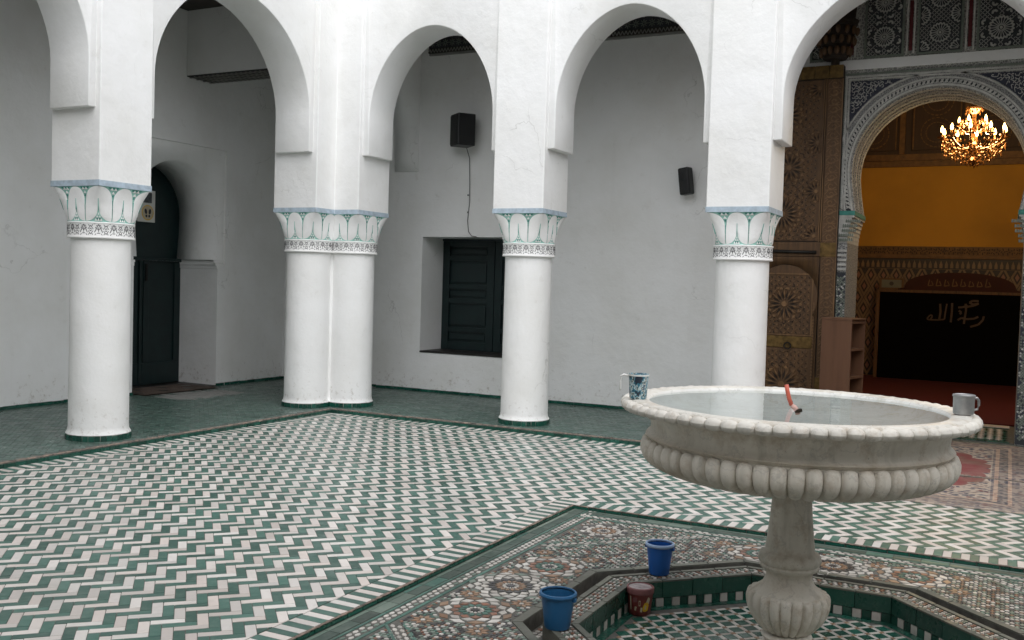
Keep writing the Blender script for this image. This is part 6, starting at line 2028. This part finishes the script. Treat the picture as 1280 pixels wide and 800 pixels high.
def mug(name, label, loc, r0, r1, h, mats, handle, ang, rim=True):
    t = thing(name, label, 'mug', loc)
    x, y, z = loc
    body = MB().lathe([(0.0, 0.001), (r0 * .94, 0.001), (r0, 0.008), (r1, h), (r1 + .0025, h + .002), (r1 + .001, h + .004), (r1 - .003, h), (r0 - .004, 0.008), (0.0, 0.006)], loc, 32).build('body', mats[0], t, angle=40)
    if rim: MB().lathe([(r1 - .0005, h - .006), (r1 + .003, h - .005), (r1 + .003, h + .001), (r1 - .0005, h + .003)], loc, 32).build('rim', mats[1], t)
    c_, s_ = math.cos(ang), math.sin(ang)
    MB().tube([(x + c_ * (r1 + a), y + s_ * (r1 + a), z + b) for a, b in handle], 0.0052, 8).build('handle', mats[1], t)
    return t
# direction to camera-right is roughly (0.89, 0.45)
MR = math.atan2(0.4527, 0.8911)
mug('plastic_mug', 'white handled mug with blue and green print on the basin rim', (FC.x - 0.622, FC.y - 0.328, ZR + 0.001), 0.038, 0.044, 0.108, (M['mugprint'], M['whiteplastic']),
    [(-0.001, 0.100), (0.022, 0.106), (0.034, 0.100), (0.036, 0.075), (0.036, 0.045), (0.034, 0.036)], MR + PI)
mug('steel_mug', 'dented grey metal mug on the basin rim near the red hall carpet', (FC.x + 0.672, FC.y + 0.075, ZR + 0.003), 0.041, 0.042, 0.080, (M['steel'], M['steel']),
    [(-0.002, 0.070), (0.012, 0.070), (0.019, 0.060), (0.020, 0.040), (0.015, 0.023), (-0.002, 0.019)], MR - 0.05)

def bucket(label, loc, r0, r1, h, mat_, rimmat, lean):
    t = thing('bucket', label, 'bucket', loc)
    body = MB().lathe([(0.0, 0.0), (r0 * .95, 0.0), (r0, 0.006), (r0 + (r1 - r0) * .5, h * .5), (r1, h - .012), (r1 - .003, h - .012), (r0 - .003, 0.010), (0.0, 0.008)], loc, 36).build('body', mat_, t, angle=40)
    MB().lathe([(r1 - .003, h - .016), (r1 + .006, h - .016), (r1 + .009, h - .008), (r1 + .006, h), (r1 - .002, h + .001), (r1 - .004, h - .004)], loc, 36).build('rim', rimmat, t)
    for s_ in (-1, 1):
        MB().box((loc[0] + s_ * (r1 + .004) - .008, loc[1] - .010, loc[2] + h - .034), (loc[0] + s_ * (r1 + .004) + .008, loc[1] + .010, loc[2] + h - .017)).build('handle_lug', mat_, t, bev=.003)
    pts = [(loc[0] + (r1 + .010) * math.cos(PI * k / 16 + lean), loc[1] + (r1 + .010) * math.sin(PI * k / 16 + lean), loc[2] + h - .020 - 0.006 * math.sin(PI * k / 16)) for k in range(17)]
    MB().tube(pts, 0.003, 6).build('handle', mat_ if False else M['iron'], t)
    return t
bucket('dull blue plastic bucket standing on the pool coping corner', (5.107, -5.010, ZCOP + 0.005), 0.058, 0.077, 0.160, M['blue2'], M['blue2'], 0.1)
bucket('bright blue plastic bucket with pale rim on the coping behind the paint tub', (5.238, -3.968, ZCOP + 0.005), 0.054, 0.070, 0.166, M['blue'], M['bluerim'], 0.2)
tub = thing('paint_tub', 'maroon plastic paint tub with dusty lid on the pool floor', 'tub', (5.228, -4.238, PF + 0.001))
tl = (5.228, -4.238, PF + 0.001)
MB().lathe([(0.0, 0.0), (0.052, 0.0), (0.056, 0.006), (0.066, 0.112)], tl, 36).build('body', M['maroon'], tub, angle=40)
MB().lathe([(0.066, 0.110), (0.071, 0.112), (0.072, 0.134), (0.069, 0.140), (0.062, 0.142), (0.060, 0.136), (0.0585, 0.1365)], tl, 36).build('lid', M['maroonlid'], tub, angle=40)
MB().lathe([(0.0585, 0.1368), (0.03, 0.139), (0.0, 0.1385)], tl, 30).build('lid_top', M['dustlid'], tub)
mb = MB()
ca = math.atan2(CAM.y - tl[1], CAM.x - tl[0])
frT = lambda u, v, h: (tl[0] + (0.0565 + 0.0945 * v + h) * math.cos(ca + u), tl[1] + (0.0565 + 0.0945 * v + h) * math.sin(ca + u), tl[2] + v)
MB().plate([(0.28, 0.028), (0.50, 0.024), (0.72, 0.030), (0.80, 0.058), (0.66, 0.075), (0.40, 0.070), (0.26, 0.05)], frT, 0.0004, 0.0016).build('print_patch', M['yellow'], tub)
MB().plate([(0.52, 0.074), (0.78, 0.064), (0.88, 0.09), (0.70, 0.10)], frT, 0.0004, 0.0016).build('print_patch', M['cream'], tub)
MB().plate([(-0.08, 0.055), (0.06, 0.055), (0.06, 0.083), (-0.08, 0.083)], frT, 0.0004, 0.0014).build('print_patch', M['cream'], tub)
MB().plate([(-0.05, 0.060), (0.03, 0.060), (0.03, 0.078), (-0.05, 0.078)], frT, 0.0015, 0.0022).build('print_patch', M['maroon'], tub)
MB().plate([(0.40, 0.040), (0.52, 0.036), (0.56, 0.055), (0.44, 0.060)], frT, 0.0017, 0.0024).build('print_patch', M['cream'], tub)
MB().plate([(-0.45, 0.030), (0.20, 0.022), (0.24, 0.046), (-0.40, 0.050)], frT, 0.0004, 0.0012).build('print_patch', M['cream'], tub)
MB().plate([(-0.55, 0.070), (-0.20, 0.075), (-0.22, 0.098), (-0.55, 0.095)], frT, 0.0004, 0.0012).build('print_patch', M['maroonlid'], tub)
MB().plate([(-0.85, 0.03), (-0.75, 0.03), (-0.72, 0.10), (-0.86, 0.10)], frT, 0.0004, 0.0014).build('print_patch', M['cream'], tub)
